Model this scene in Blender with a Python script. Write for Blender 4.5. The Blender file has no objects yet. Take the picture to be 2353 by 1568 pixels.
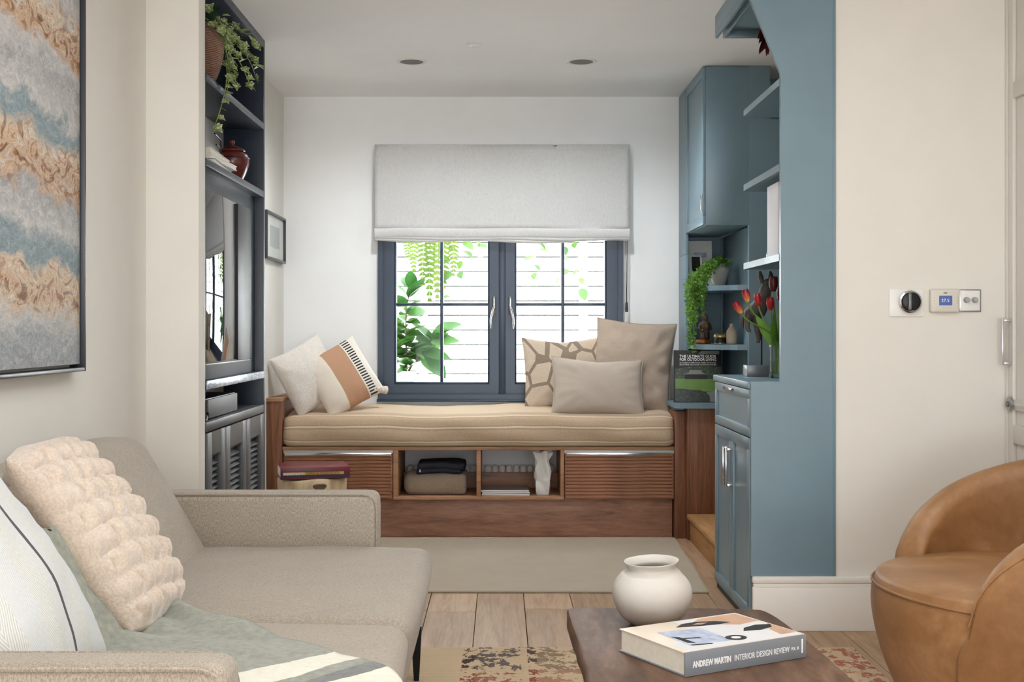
import bpy, bmesh, math, random
from mathutils import Vector, Matrix, Euler, noise

# ------------------------------------------------------------------ camera, world, lights, exposure
SC = bpy.context.scene
COL = SC.collection
R = math.radians
EYE = 1.15
CEIL_H = 2.53
cam_d = bpy.data.cameras.new('camera')
cam_d.sensor_width = 36.0
cam_d.lens = 2900.0 / 2353.0 * 36.0
cam_d.shift_x = 26.5 / 2353.0
cam_d.shift_y = -27.0 / 2353.0
cam_d.clip_start = 0.05
cam = bpy.data.objects.new('camera', cam_d)
cam.location = (0, 0, EYE)
cam.rotation_euler = (R(90), 0, 0)
COL.objects.link(cam)
SC.camera = cam

w = bpy.data.worlds.new('sky')
SC.world = w
w.use_nodes = True
bg = w.node_tree.nodes['Background']
bg.inputs[0].default_value = (0.93, 0.97, 1.0, 1)
bg.inputs[1].default_value = 2.4


def area_light(name, loc, rot, sx, sy, power, col=(1, 1, 1)):
    d = bpy.data.lights.new(name, 'AREA')
    d.shape = 'RECTANGLE'
    d.size, d.size_y = sx, sy
    d.energy = power
    d.color = col
    o = bpy.data.objects.new(name, d)
    o.location = loc
    o.rotation_euler = rot
    COL.objects.link(o)
    return o


# daylight: the sun high behind the house; two added area lamps behind the camera,
# one for light from the rear, one aimed up to brighten the ceiling
sun_d = bpy.data.lights.new('sun', 'SUN')
sun_d.energy = 48.0
sun_d.angle = R(1.5)
sun_d.color = (0.94, 0.97, 1.0)
sun = bpy.data.objects.new('sun', sun_d)
sun.rotation_euler = (R(20), 0, R(3))
sun.location = (0, -8, 12)
COL.objects.link(sun)
area_light('rear_fill_lamp', (0.35, -10.0, 1.9), (R(90), 0, 0), 5.0, 3.2, 50, (0.88, 0.95, 1.0))
area_light('upward_fill_lamp', (0.35, -5.6, 0.15), (R(118), 0, 0), 4.5, 2.0, 185, (0.90, 0.96, 1.0))
# added area lamp under the closed ceiling, brightens the sitting area
area_light('overhead_fill_lamp', (0.35, 2.4, CEIL_H - 0.012), (0, 0, 0), 1.6, 2.6, 31, (0.90, 0.96, 1.0))

vs = SC.view_settings
vs.view_transform = 'Standard'
vs.look = 'None'
vs.exposure = 0.52
vs.gamma = 1.0
vs.use_curve_mapping = False
SC.cycles.max_bounces = 8
SC.cycles.diffuse_bounces = 5
SC.cycles.glossy_bounces = 3
SC.cycles.transmission_bounces = 4
SC.cycles.transparent_max_bounces = 10
SC.cycles.adaptive_threshold = 0.06
SC.cycles.caustics_reflective = False
SC.cycles.caustics_refractive = False
SC.cycles.sample_clamp_indirect = 8.0

# ------------------------------------------------------------------ materials
def lin(c):
    out = []
    for v in c[:3]:
        v = v / 255.0
        out.append(v / 12.92 if v <= 0.04045 else ((v + 0.055) / 1.055) ** 2.4)
    return (out[0], out[1], out[2], 1.0)


class NT:
    """tiny node-tree builder"""
    def __init__(self, name):
        self.m = bpy.data.materials.new(name)
        self.m.use_nodes = True
        self.t = self.m.node_tree
        self.b = self.t.nodes['Principled BSDF']
        self._tc = None

    def n(self, typ, **kw):
        nd = self.t.nodes.new(typ)
        for k, v in kw.items():
            setattr(nd, k, v)
        return nd

    def l(self, a, b):
        self.t.links.new(a, b)

    def tc(self, out='Object'):
        if self._tc is None:
            self._tc = self.n('ShaderNodeTexCoord')
        return self._tc.outputs[out]

    def mapping(self, scale=(1, 1, 1), loc=(0, 0, 0), rot=(0, 0, 0), src='Object'):
        mp = self.n('ShaderNodeMapping')
        mp.inputs['Scale'].default_value = scale
        mp.inputs['Location'].default_value = loc
        mp.inputs['Rotation'].default_value = rot
        self.l(self.tc(src), mp.inputs['Vector'])
        return mp.outputs['Vector']

    def noise(self, vec, scale, detail=4, rough=0.55, dist=0.0):
        nz = self.n('ShaderNodeTexNoise')
        nz.inputs['Scale'].default_value = scale
        nz.inputs['Detail'].default_value = detail
        nz.inputs['Roughness'].default_value = rough
        nz.inputs['Distortion'].default_value = dist
        self.l(vec, nz.inputs['Vector'])
        return nz.outputs['Fac']

    def ramp(self, fac, stops, interp='LINEAR'):
        r = self.n('ShaderNodeValToRGB')
        r.color_ramp.interpolation = interp
        els = r.color_ramp.elements
        els.remove(els[1])
        cv = [(p, c if len(c) == 4 else lin(c)) for p, c in stops]
        els[0].position, els[0].color = cv[0]
        for p, c in cv[1:]:
            els.new(p).color = c
        self.l(fac, r.inputs['Fac'])
        return r.outputs['Color']

    def math(self, op, a, b=None, c=None, clamp=False):
        m = self.n('ShaderNodeMath', operation=op)
        m.use_clamp = clamp
        for i, v in enumerate((a, b, c)):
            if v is None:
                continue
            if isinstance(v, (int, float)):
                m.inputs[i].default_value = v
            else:
                self.l(v, m.inputs[i])
        return m.outputs[0]

    def mix(self, fac, a, b, typ='MIX'):
        m = self.n('ShaderNodeMixRGB', blend_type=typ)
        for i, v in enumerate((fac, a, b)):
            if isinstance(v, (int, float)):
                m.inputs[i].default_value = v if i == 0 else (v, v, v, 1)
            elif isinstance(v, (tuple, list)):
                m.inputs[i].default_value = v if len(v) == 4 else lin(v)
            else:
                self.l(v, m.inputs[i])
        return m.outputs[0]

    def sep(self, vec):
        s = self.n('ShaderNodeSeparateXYZ')
        self.l(vec, s.inputs[0])
        return s.outputs

    def bump(self, h, strength=0.3, dist=0.01):
        b = self.n('ShaderNodeBump')
        b.inputs['Strength'].default_value = strength
        b.inputs['Distance'].default_value = dist
        self.l(h, b.inputs['Height'])
        self.l(b.outputs[0], self.b.inputs['Normal'])

    def set(self, col=None, rough=None, metal=None, spec=None, **kw):
        if col is not None:
            if isinstance(col, (tuple, list)):
                self.b.inputs['Base Color'].default_value = col if len(col) == 4 else lin(col)
            else:
                self.l(col, self.b.inputs['Base Color'])
        if rough is not None:
            if isinstance(rough, (int, float)):
                self.b.inputs['Roughness'].default_value = rough
            else:
                self.l(rough, self.b.inputs['Roughness'])
        if metal is not None:
            self.b.inputs['Metallic'].default_value = metal
        if spec is not None:
            self.b.inputs['Specular IOR Level'].default_value = spec
        for k, v in kw.items():
            self.b.inputs[k.replace('_', ' ')].default_value = v
        return self.m


MATS = {}


def plain(name, col, rough=0.5, metal=0.0, var=0.06, vscale=6.0, bump=0.0, bscale=200.0, **kw):
    t = NT(name)
    c = lin(col)
    d = tuple(max(0, x * (1 - var)) for x in c[:3]) + (1,)
    u = tuple(min(1, x * (1 + var)) for x in c[:3]) + (1,)
    f = t.noise(t.tc(), vscale, 3)
    col_out = t.ramp(f, [(0.3, d), (0.7, u)])
    if bump:
        t.bump(t.noise(t.tc(), bscale, 2), bump, 0.002)
    MATS[name] = t.set(col_out, rough, metal, **kw)
    return MATS[name]


def wood(name, dark, mid, light, axis='X', scale=1.0, rough=0.45, stretch=14.0, contrast=(0.3, 0.5, 0.72), fine=0.35, rnd=0.0):
    """grain running along axis"""
    t = NT(name)
    s = [stretch, stretch, stretch]
    i = 'XYZ'.index(axis)
    s[i] = 1.0
    sc = tuple(v * scale for v in s)
    if rnd:
        oi = t.n('ShaderNodeObjectInfo')
        add = t.n('ShaderNodeVectorMath', operation='ADD')
        mp = t.n('ShaderNodeMapping')
        mp.inputs['Scale'].default_value = sc
        mul = t.n('ShaderNodeVectorMath', operation='SCALE')
        mul.inputs[3].default_value = 40.0
        cmb = t.n('ShaderNodeCombineXYZ')
        for k in range(3):
            t.l(oi.outputs['Random'], cmb.inputs[k])
        t.l(cmb.outputs[0], mul.inputs[0])
        t.l(t.tc(), mp.inputs['Vector'])
        t.l(mp.outputs[0], add.inputs[0])
        t.l(mul.outputs[0], add.inputs[1])
        v = add.outputs[0]
    else:
        v = t.mapping(sc)
    f1 = t.noise(v, 1.6, 6, 0.6, 0.9)
    f2 = t.noise(v, 9.0, 4, 0.6, 0.2)
    f = t.math('ADD', t.math('MULTIPLY', f1, 1 - fine), t.math('MULTIPLY', f2, fine))
    c = t.ramp(f, [(contrast[0], dark), (contrast[1], mid), (contrast[2], light)])
    if rnd:
        hv = t.n('ShaderNodeHueSaturation')
        t.l(t.math('MULTIPLY_ADD', oi.outputs['Random'], rnd, 1 - rnd / 2), hv.inputs['Value'])
        t.l(c, hv.inputs['Color'])
        c = hv.outputs[0]
    t.bump(f, 0.12, 0.002)
    MATS[name] = t.set(c, rough, spec=0.22)
    return MATS[name]


def fabric(name, col, col2=None, scale=260.0, rough=0.9, bump=0.35, stretch=(1, 1, 1), mott=0.5, sheen=0.15):
    t = NT(name)
    a = lin(col)
    b = lin(col2) if col2 else tuple(x * 0.78 for x in a[:3]) + (1,)
    v = t.mapping(stretch)
    f1 = t.noise(v, scale, 2, 0.6)
    f2 = t.noise(t.tc(), 9.0, 3)
    f = t.math('ADD', t.math('MULTIPLY', f1, 1 - mott * 0.5), t.math('MULTIPLY', f2, mott * 0.5))
    c = t.ramp(f, [(0.36, b), (0.62, a)])
    t.bump(f1, bump, 0.0015)
    MATS[name] = t.set(c, rough, spec=0.2)
    t.b.inputs['Sheen Weight'].default_value = sheen
    return MATS[name]


plain('cream_wall', (228, 225, 217), 0.85, var=0.015, bump=0.04, bscale=90)
plain('white_wall', (243, 243, 242), 0.85, var=0.012, bump=0.04, bscale=90)
plain('ceiling_paint', (248, 248, 248), 0.9, var=0.01)
plain('trim_white', (232, 228, 221), 0.45, var=0.01)
plain('door_white', (221, 217, 210), 0.4, var=0.01)
plain('navy_paint', (38, 48, 62), 0.38, var=0.08, bump=0.05, bscale=120)
plain('navy_frame', (43, 58, 77), 0.35, var=0.06)
plain('teal_paint', (114, 139, 151), 0.36, var=0.04, bump=0.03, bscale=150)
plain('grey_back', (176, 174, 172), 0.7, var=0.02)
plain('black', (14, 14, 16), 0.45, var=0.1)
plain('black_metal', (24, 24, 26), 0.35, 0.6, var=0.1)
plain('chrome', (215, 215, 218), 0.16, 1.0, var=0.02)
plain('brushed', (176, 176, 178), 0.3, 1.0, var=0.05)
plain('white_plastic', (236, 235, 232), 0.35, var=0.01)
plain('stone_plastic', (216, 211, 200), 0.4, var=0.01)
plain('page', (232, 227, 214), 0.8, var=0.05, vscale=60)
plain('white_card', (238, 237, 240), 0.6, var=0.01)
plain('ceramic_white', (200, 195, 187), 0.62, var=0.05, vscale=9, bump=0.08, bscale=60)
plain('porcelain', (228, 227, 224), 0.3, var=0.02)
plain('clay_brown', (120, 84, 68), 0.7, var=0.25, vscale=14)
plain('glaze_red', (98, 42, 36), 0.22, var=0.25, vscale=10)
plain('grey_ceramic', (176, 172, 163), 0.6, var=0.06)
plain('beige_ceramic', (197, 176, 152), 0.6, var=0.06)
plain('dark_bronze', (66, 47, 34), 0.45, 0.3, var=0.35, vscale=30)
plain('amber', (120, 66, 24), 0.25, var=0.4, vscale=40)
plain('carved_wood', (74, 66, 60), 0.6, var=0.4, vscale=22, bump=0.4, bscale=40)
plain('concrete', (186, 190, 180), 0.8, var=0.12, vscale=14)
plain('fence_white', (246, 246, 246), 0.7, var=0.01)
plain('ground_pale', (238, 237, 234), 0.9, var=0.04)
plain('stem_green', (96, 132, 52), 0.5, var=0.2)
plain('stem_pale', (140, 164, 84), 0.5, var=0.2)
plain('bark', (120, 96, 76), 0.8, var=0.2)
plain('soil', (60, 48, 40), 0.95, var=0.3)
plain('grey_box', (92, 92, 95), 0.5, var=0.05, bump=0.25, bscale=500)
plain('steel_grey', (118, 120, 122), 0.35, 0.4, var=0.05)
plain('wire_red', (96, 22, 20), 0.4)
plain('book_grey', (128, 133, 141), 0.4, var=0.02)
plain('book_cream', (222, 206, 186), 0.35, var=0.03)
plain('book_white', (236, 234, 232), 0.4, var=0.02)
plain('book_red', (112, 34, 48), 0.3, var=0.15)
plain('ink_white', (245, 245, 245), 0.5)
plain('ink_yellow', (206, 176, 84), 0.5)
plain('ink_navy', (44, 40, 70), 0.5)
plain('ink_black', (26, 24, 24), 0.5)
plain('ink_skin', (196, 156, 128), 0.5, var=0.12, vscale=30)
plain('ink_blue', (176, 184, 204), 0.5, var=0.25, vscale=40)
plain('ink_pale', (216, 214, 214), 0.5, var=0.05)
plain('lawn_print', (92, 128, 44), 0.35, var=0.12, vscale=20)
plain('grey_print', (120, 122, 124), 0.35, var=0.1)
plain('frame_dark', (52, 54, 60), 0.35)
plain('mat_board', (236, 235, 228), 0.8)
plain('art_grey', (196, 198, 196), 0.8, var=0.05)
plain('piping_white', (238, 232, 220), 0.8)
plain('navy_throw', (20, 24, 40), 0.7, var=0.3, vscale=16, bump=0.3, bscale=260)
plain('tulip_red', (168, 28, 36), 0.42, var=0.45, vscale=60)
plain('tulip_dark', (84, 18, 26), 0.42, var=0.4, vscale=60)
plain('tassel_red', (92, 10, 26), 0.7, var=0.3, vscale=80)
plain('gold', (190, 168, 116), 0.3, 0.8)
plain('louvre_paint', (74, 76, 80), 0.4, var=0.06)
plain('recess_shade_grey', (96, 95, 92), 0.5)
plain('linen_rug', (178, 165, 146), 0.95, var=0.03, bump=0.35, bscale=600)

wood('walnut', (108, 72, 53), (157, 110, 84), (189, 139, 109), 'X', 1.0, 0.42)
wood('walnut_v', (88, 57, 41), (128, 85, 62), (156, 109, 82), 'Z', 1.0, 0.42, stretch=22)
wood('walnut_edge', (132, 94, 68), (168, 126, 94), (190, 150, 116), 'X', 1.0, 0.45)
wood('walnut_plinth', (112, 80, 66), (158, 118, 98), (188, 146, 122), 'X', 1.4, 0.4, stretch=7, contrast=(0.28, 0.5, 0.74))
wood('oak_plank', (142, 112, 86), (174, 143, 114), (190, 161, 132), 'Y', 0.9, 0.5, stretch=16, rnd=0.22)
wood('oak_step', (150, 108, 66), (178, 134, 88), (196, 156, 108), 'Y', 1.0, 0.5)
wood('table_wood', (66, 47, 37), (100, 75, 59), (134, 105, 86), 'Y', 1.3, 0.6, stretch=4, contrast=(0.3, 0.5, 0.7), fine=0.25)
wood('stump_wood', (190, 164, 130), (216, 194, 160), (228, 210, 180), 'Z', 2.0, 0.7, stretch=4)

fabric('sofa_fabric', (182, 172, 158), (146, 137, 125), 420, mott=0.2, stretch=(1, 1, 0.3))
fabric('sofa_seat_fabric', (176, 166, 152), (148, 138, 126), 420, mott=0.2, stretch=(0.4, 1, 1))
fabric('blind_fabric', (204, 203, 201), (194, 193, 190), 300, mott=0.2, bump=0.2, stretch=(1, 1, 0.2))
fabric('taupe_linen', (182, 165, 149), (160, 143, 128), 420, mott=0.3, bump=0.3)
fabric('taupe_cotton', (186, 173, 160), (172, 159, 146), 500, mott=0.25, bump=0.2)
fabric('fleece', (228, 221, 212), (212, 203, 193), 160, mott=0.3, bump=0.9, sheen=0.5)
fabric('faux_fur', (214, 199, 184), (196, 178, 162), 160, mott=0.5, bump=1.0, sheen=0.6)
fabric('tassel_cotton', (228, 218, 204), (190, 176, 160), 160, bump=0.6)
fabric('beige_blanket', (168, 152, 134), (140, 124, 108), 300, bump=0.4)
# ------------------------------------------------------------------ mesh helpers
WL = {}


def place(o, parent):
    COL.objects.link(o)
    if parent is not None:
        o.parent = parent
    return o


def props(o, label=None, cat=None, group=None, kind=None):
    if label:
        o['label'] = label
    if cat:
        o['category'] = cat
    if group:
        o['group'] = group
    if kind:
        o['kind'] = kind
    return o


def thing(name, label, cat, loc=(0, 0, 0), rot=(0, 0, 0), group=None, kind=None):
    o = bpy.data.objects.new(name, None)
    o.empty_display_size = 0.05
    o.location = loc
    o.rotation_euler = rot
    COL.objects.link(o)
    WL[o.name] = Vector(loc)
    return props(o, label, cat, group, kind)


class MB:
    def __init__(self):
        self.v, self.f, self.uv, self.mi = [], [], {}, []

    def add(self, vs, fs, uvs=None):
        b = len(self.v)
        self.v += [tuple(p) for p in vs]
        self.f += [tuple(i + b for i in f) for f in fs]
        if uvs:
            for i, u in enumerate(uvs):
                self.uv[b + i] = u
        return self

    def box(self, x0, x1, y0, y1, z0, z1, bev=0.0, seg=2):
        if x0 > x1: x0, x1 = x1, x0
        if y0 > y1: y0, y1 = y1, y0
        if z0 > z1: z0, z1 = z1, z0
        if bev <= 0:
            vs = [(x, y, z) for z in (z0, z1) for y in (y0, y1) for x in (x0, x1)]
            fs = [(0, 2, 3, 1), (4, 5, 7, 6), (0, 1, 5, 4), (2, 6, 7, 3), (0, 4, 6, 2), (1, 3, 7, 5)]
            return self.add(vs, fs)
        bm = bmesh.new()
        bmesh.ops.create_cube(bm, size=1.0)
        for v in bm.verts:
            v.co = Vector(((x0 + x1) / 2 + v.co.x * (x1 - x0), (y0 + y1) / 2 + v.co.y * (y1 - y0), (z0 + z1) / 2 + v.co.z * (z1 - z0)))
        bev = min(bev, 0.49 * min(x1 - x0, y1 - y0, z1 - z0))
        bmesh.ops.bevel(bm, geom=list(bm.edges), offset=bev, segments=seg, affect='EDGES', profile=0.5)
        bm.verts.index_update()
        self.add([v.co[:] for v in bm.verts], [[v.index for v in f.verts] for f in bm.faces])
        bm.free()
        return self

    def prism(self, pts, axis, a0, a1):
        """polygon pts (2D, the two other axes in xyz order) extruded along axis"""
        n = len(pts)

        def mk(p, a):
            if axis == 'x': return (a, p[0], p[1])
            if axis == 'y': return (p[0], a, p[1])
            return (p[0], p[1], a)
        vs = [mk(p, a0) for p in pts] + [mk(p, a1) for p in pts]
        fs = [tuple(range(n))[::-1], tuple(range(n, 2 * n))]
        fs += [(i, (i + 1) % n, n + (i + 1) % n, n + i) for i in range(n)]
        return self.add(vs, fs)

    def lathe(self, prof, n=32, c=(0, 0, 0), wob=None, caps=True):
        vs, fs = [], []
        m = len(prof)
        for j, (r, z) in enumerate(prof):
            for i in range(n):
                a = 2 * math.pi * i / n
                rr, zz = r, z
                if wob:
                    rr, zz = wob(r, z, a)
                vs.append((c[0] + rr * math.cos(a), c[1] + rr * math.sin(a), c[2] + zz))
        for j in range(m - 1):
            for i in range(n):
                k = (i + 1) % n
                fs.append((j * n + i, j * n + k, (j + 1) * n + k, (j + 1) * n + i))
        if caps:
            fs.append(tuple(range(n))[::-1])
            fs.append(tuple(range((m - 1) * n, m * n)))
        return self.add(vs, fs)

    def tube(self, pts, r, n=8, caps=True, closed=False):
        pts = [Vector(p) for p in pts]
        m = len(pts)
        rad = r if isinstance(r, (list, tuple)) else [r] * m
        vs, fs = [], []
        prev = None
        for j, p in enumerate(pts):
            if closed:
                d = pts[(j + 1) % m] - pts[j - 1]
            else:
                d = pts[min(j + 1, m - 1)] - pts[max(j - 1, 0)]
            if d.length < 1e-9:
                d = Vector((0, 0, 1))
            d.normalize()
            if prev is None:
                u = d.orthogonal().normalized()
            else:
                u = prev - d * prev.dot(d)
                u = u.normalized() if u.length > 1e-6 else d.orthogonal().normalized()
            prev = u
            q = d.cross(u)
            for i in range(n):
                a = 2 * math.pi * i / n
                vs.append(p + (u * math.cos(a) + q * math.sin(a)) * rad[j])
        mm = m if closed else m - 1
        for j in range(mm):
            j2 = (j + 1) % m
            for i in range(n):
                k = (i + 1) % n
                fs.append((j * n + i, j * n + k, j2 * n + k, j2 * n + i))
        if caps and not closed:
            fs.append(tuple(range(n))[::-1])
            fs.append(tuple(range((m - 1) * n, m * n)))
        return self.add(vs, fs)

    def grid(self, fn, nu, nv, uvs=True):
        vs, uv = [], []
        for j in range(nv + 1):
            for i in range(nu + 1):
                u, v = i / nu, j / nv
                vs.append(fn(u, v))
                uv.append((u, v))
        fs = []
        for j in range(nv):
            for i in range(nu):
                a = j * (nu + 1) + i
                fs.append((a, a + 1, a + nu + 2, a + nu + 1))
        return self.add(vs, fs, uv if uvs else None)

    def loft(self, rings, closed=True, caps=True):
        n = len(rings[0])
        vs = [p for r in rings for p in r]
        fs = []
        for j in range(len(rings) - 1):
            for i in range(n if closed else n - 1):
                k = (i + 1) % n
                fs.append((j * n + i, j * n + k, (j + 1) * n + k, (j + 1) * n + i))
        if caps:
            fs.append(tuple(range(n))[::-1])
            fs.append(tuple(range((len(rings) - 1) * n, len(rings) * n)))
        return self.add(vs, fs)

    def rbox(self, x0, x1, y0, y1, z0, z1, r, k=(6, 6, 4), warp=None):
        """box with round edges of radius r, subdivided so that it can be warped"""
        c = Vector(((x0 + x1) / 2, (y0 + y1) / 2, (z0 + z1) / 2))
        h = Vector(((x1 - x0) / 2, (y1 - y0) / 2, (z1 - z0) / 2))
        r = min(r, h.x * 0.98, h.y * 0.98, h.z * 0.98)

        def coords(hh, kk):
            t = [math.tan(R(a)) for a in (45, 30, 15)]
            lo = [-(hh - r) - r * x for x in t]
            inn = [-(hh - r) + 2 * (hh - r) * i / kk for i in range(kk + 1)]
            return lo + inn + [-x for x in lo[::-1]]
        cs = [coords(h[i], k[i]) for i in range(3)]
        vid, vs, fs = {}, [], []

        def vert(p):
            key = (round(p[0], 6), round(p[1], 6), round(p[2], 6))
            if key in vid:
                return vid[key]
            inn = Vector([max(-(h[i] - r), min(h[i] - r, p[i])) for i in range(3)])
            d = Vector(p) - inn
            q = inn + d.normalized() * r if d.length > 1e-9 else Vector(p)
            q = q + c
            if warp:
                q = Vector(warp(q.x, q.y, q.z))
            vid[key] = len(vs)
            vs.append(q)
            return vid[key]
        for ax in range(3):
            a, b = (ax + 1) % 3, (ax + 2) % 3
            for s in (-1, 1):
                A, B = cs[a], cs[b]
                for i in range(len(A) - 1):
                    for j in range(len(B) - 1):
                        q = []
                        for (p1, p2) in ((A[i], B[j]), (A[i + 1], B[j]), (A[i + 1], B[j + 1]), (A[i], B[j + 1])):
                            co = [0, 0, 0]
                            co[ax] = s * h[ax]
                            co[a], co[b] = p1, p2
                            q.append(vert(co))
                        fs.append(tuple(q) if s > 0 else tuple(q[::-1]))
        return self.add(vs, fs)

    def mesh(self, name, mat, smooth=40, fixn=True):
        me = bpy.data.meshes.new(name)
        me.from_pydata(self.v, [], self.f)
        if self.uv:
            ul = me.uv_layers.new(name='UVMap')
            for lp in me.loops:
                ul.data[lp.index].uv = self.uv.get(lp.vertex_index, (0, 0))
        if fixn:
            bm = bmesh.new()
            bm.from_mesh(me)
            bmesh.ops.recalc_face_normals(bm, faces=bm.faces)
            bm.to_mesh(me)
            bm.free()
        if smooth:
            me.polygons.foreach_set('use_smooth', [True] * len(me.polygons))
            me.set_sharp_from_angle(angle=R(smooth))
        me.materials.append(MATS[mat] if isinstance(mat, str) else mat)
        return me

    def build(self, name, mat, parent=None, local=False, smooth=40, fixn=True, label=None):
        """verts are world coordinates unless local; parent must not be rotated for world"""
        o = bpy.data.objects.new(name, self.mesh(name, mat, smooth, fixn))
        place(o, parent)
        if parent is not None and not local:
            o.location = -WL[parent.name]
            WL[o.name] = Vector((0, 0, 0))
        else:
            WL[o.name] = Vector((0, 0, 0))
        if label:
            o['label'] = label
        return o


def inst(name, me, parent, loc=(0, 0, 0), rot=(0, 0, 0), scale=(1, 1, 1), world=False):
    o = bpy.data.objects.new(name, me)
    place(o, parent)
    lo = Vector(loc)
    if world:
        lo = lo - WL[parent.name]
    o.location = lo
    o.rotation_euler = rot
    o.scale = scale
    return o


def BX(name, mat, parent, x0, x1, y0, y1, z0, z1, bev=0.002, **kw):
    return MB().box(x0, x1, y0, y1, z0, z1, bev).build(name, mat, parent, **kw)


def struct(name, mb, mat, label, **kw):
    o = mb.build(name, mat, **kw)
    return props(o, label, None, None, 'structure')


def text_mesh(name, body, size, mat, parent, loc, rot, depth=0.0004, ax='LEFT', squeeze=1.0, label=None, world=False, spacing=1.0, bold=0.0, fit=None):
    cu = bpy.data.curves.new(name, 'FONT')
    cu.body = body
    cu.size = size
    cu.extrude = depth
    cu.align_x = ax
    cu.space_character = spacing
    cu.offset = bold
    cu.resolution_u = 2
    ob = bpy.data.objects.new(name, cu)
    COL.objects.link(ob)
    dg = bpy.context.evaluated_depsgraph_get()
    me = bpy.data.meshes.new_from_object(ob.evaluated_get(dg))
    bpy.data.objects.remove(ob)
    bpy.data.curves.remove(cu)
    me.name = name
    me.materials.clear()
    me.materials.append(MATS[mat])
    if fit:
        squeeze = fit / (max(v.co.x for v in me.vertices) - min(v.co.x for v in me.vertices))
    o = inst(name, me, parent, loc, rot, (squeeze, 1, 1), world)
    if label:
        o['label'] = label
    return o


def bez(p0, p1, p2, p3, n=12):
    out = []
    p0, p1, p2, p3 = Vector(p0), Vector(p1), Vector(p2), Vector(p3)
    for i in range(n + 1):
        t = i / n
        out.append(p0 * (1 - t) ** 3 + p1 * 3 * t * (1 - t) ** 2 + p2 * 3 * t * t * (1 - t) + p3 * t ** 3)
    return out


def nz(x, y, z, s=1.0):
    return noise.noise(Vector((x * s, y * s, z * s)))


def pillow(name, label, w, h, t, loc, rot, mat, group=None, n=30, pin=0.07, wrinkle=0.006, seed=0, piping=None, power=0.45, disp=None, cat='cushion', sag=0.0, rc=None):
    """square pillow: width along local X, thickness along Y, standing on local z=0"""
    root = thing(name, label, cat, loc, rot, group)
    mb = MB()

    def outline(u, v):
        x = u * w / 2 * (1 - pin * (1 - v * v) + 0.0)
        z = v * h / 2 * (1 - pin * (1 - u * u))
        if rc:
            k = max(0, abs(u) + abs(v) - (2 - rc)) / rc
            x *= 1 - 0.10 * k
            z *= 1 - 0.10 * k
        z -= sag * (1 - abs(u)) * (0.5 + 0.5 * v)
        return x, z + h / 2
    ids = {}
    vs, uv, fs = [], [], []
    for side in (-1, 1):
        for j in range(n + 1):
            for i in range(n + 1):
                u, v = 2 * i / n - 1, 2 * j / n - 1
                # denser sampling to the rim
                u = math.copysign(1 - (1 - abs(u)) ** 1.25, u)
                v = math.copysign(1 - (1 - abs(v)) ** 1.25, v)
                rim = i in (0, n) or j in (0, n)
                key = (0 if rim else side, i, j)
                if key in ids:
                    continue
                x, z = outline(u, v)
                e = max(0.0, (1 - u * u) * (1 - v * v))
                y = side * (t / 2) * e ** power
                wr = wrinkle * nz(x + seed * 3.1, y, z, 14) + wrinkle * 1.6 * nz(x - seed, z * 1.2, 3 + side, 6)
                edge = (1 - e) ** 2
                ang = math.atan2(v, u)
                wr += wrinkle * 0.9 * math.sin(ang * 16 + seed + 3 * nz(x, z, seed, 9)) * edge * e ** 0.5 * 2
                y += side * wr * min(1, e * 4) if not rim else 0
                if disp and not rim:
                    y += side * disp(u, v, side) * min(1, e * 5)
                ids[key] = len(vs)
                vs.append((x, y, z))
                uv.append(((u + 1) / 2, (v + 1) / 2))
    for side in (-1, 1):
        for j in range(n):
            for i in range(n):
                q = []
                for (a, b) in ((i, j), (i + 1, j), (i + 1, j + 1), (i, j + 1)):
                    rim = a in (0, n) or b in (0, n)
                    q.append(ids[(0 if rim else side, a, b)])
                fs.append(tuple(q) if side < 0 else tuple(q[::-1]))
    mb.add(vs, fs, uv)
    mb.build('cover', mat, root, local=True, smooth=70, fixn=False)
    if piping:
        pts = []
        for a in range(0, n):
            pts.append((2 * a / n - 1, -1))
        for a in range(0, n):
            pts.append((1, 2 * a / n - 1))
        for a in range(0, n):
            pts.append((1 - 2 * a / n, 1))
        for a in range(0, n):
            pts.append((-1, 1 - 2 * a / n))
        pp = [(outline(u, v)[0] * 1.004, 0, h / 2 + (outline(u, v)[1] - h / 2) * 1.004) for u, v in pts]
        MB().tube(pp, 0.0035, 6, closed=True).build('piping', piping, root, local=True)
    return root


def leaf_mesh(name, mat, L=0.1, W=0.045, curl=0.25, fold=0.15, n=6, tip=1.0):
    """leaf along +X from origin, facing +Z"""
    vs, fs = [], []
    for j in range(n + 1):
        s = j / n
        wd = W / 2 * (math.sin(math.pi * s ** 0.8) ** 0.75 if 0 < s < 1 else 0.0)
        x = L * s
        z = -curl * L * s * s
        vs += [(x, -wd, z + fold * wd), (x, 0, z), (x, wd, z + fold * wd)]
    for j in range(n):
        a = j * 3
        fs += [(a, a + 3, a + 4, a + 1), (a + 1, a + 4, a + 5, a + 2)]
    return MB().add(vs, fs).mesh(name, mat, 60)


def aim(d, roll=0.0):
    """euler that turns +X to d with +Z up as far as possible"""
    d = Vector(d).normalized()
    q = d.to_track_quat('X', 'Z')
    return (q.to_matrix() @ Matrix.Rotation(roll, 3, 'X')).to_euler()
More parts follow.
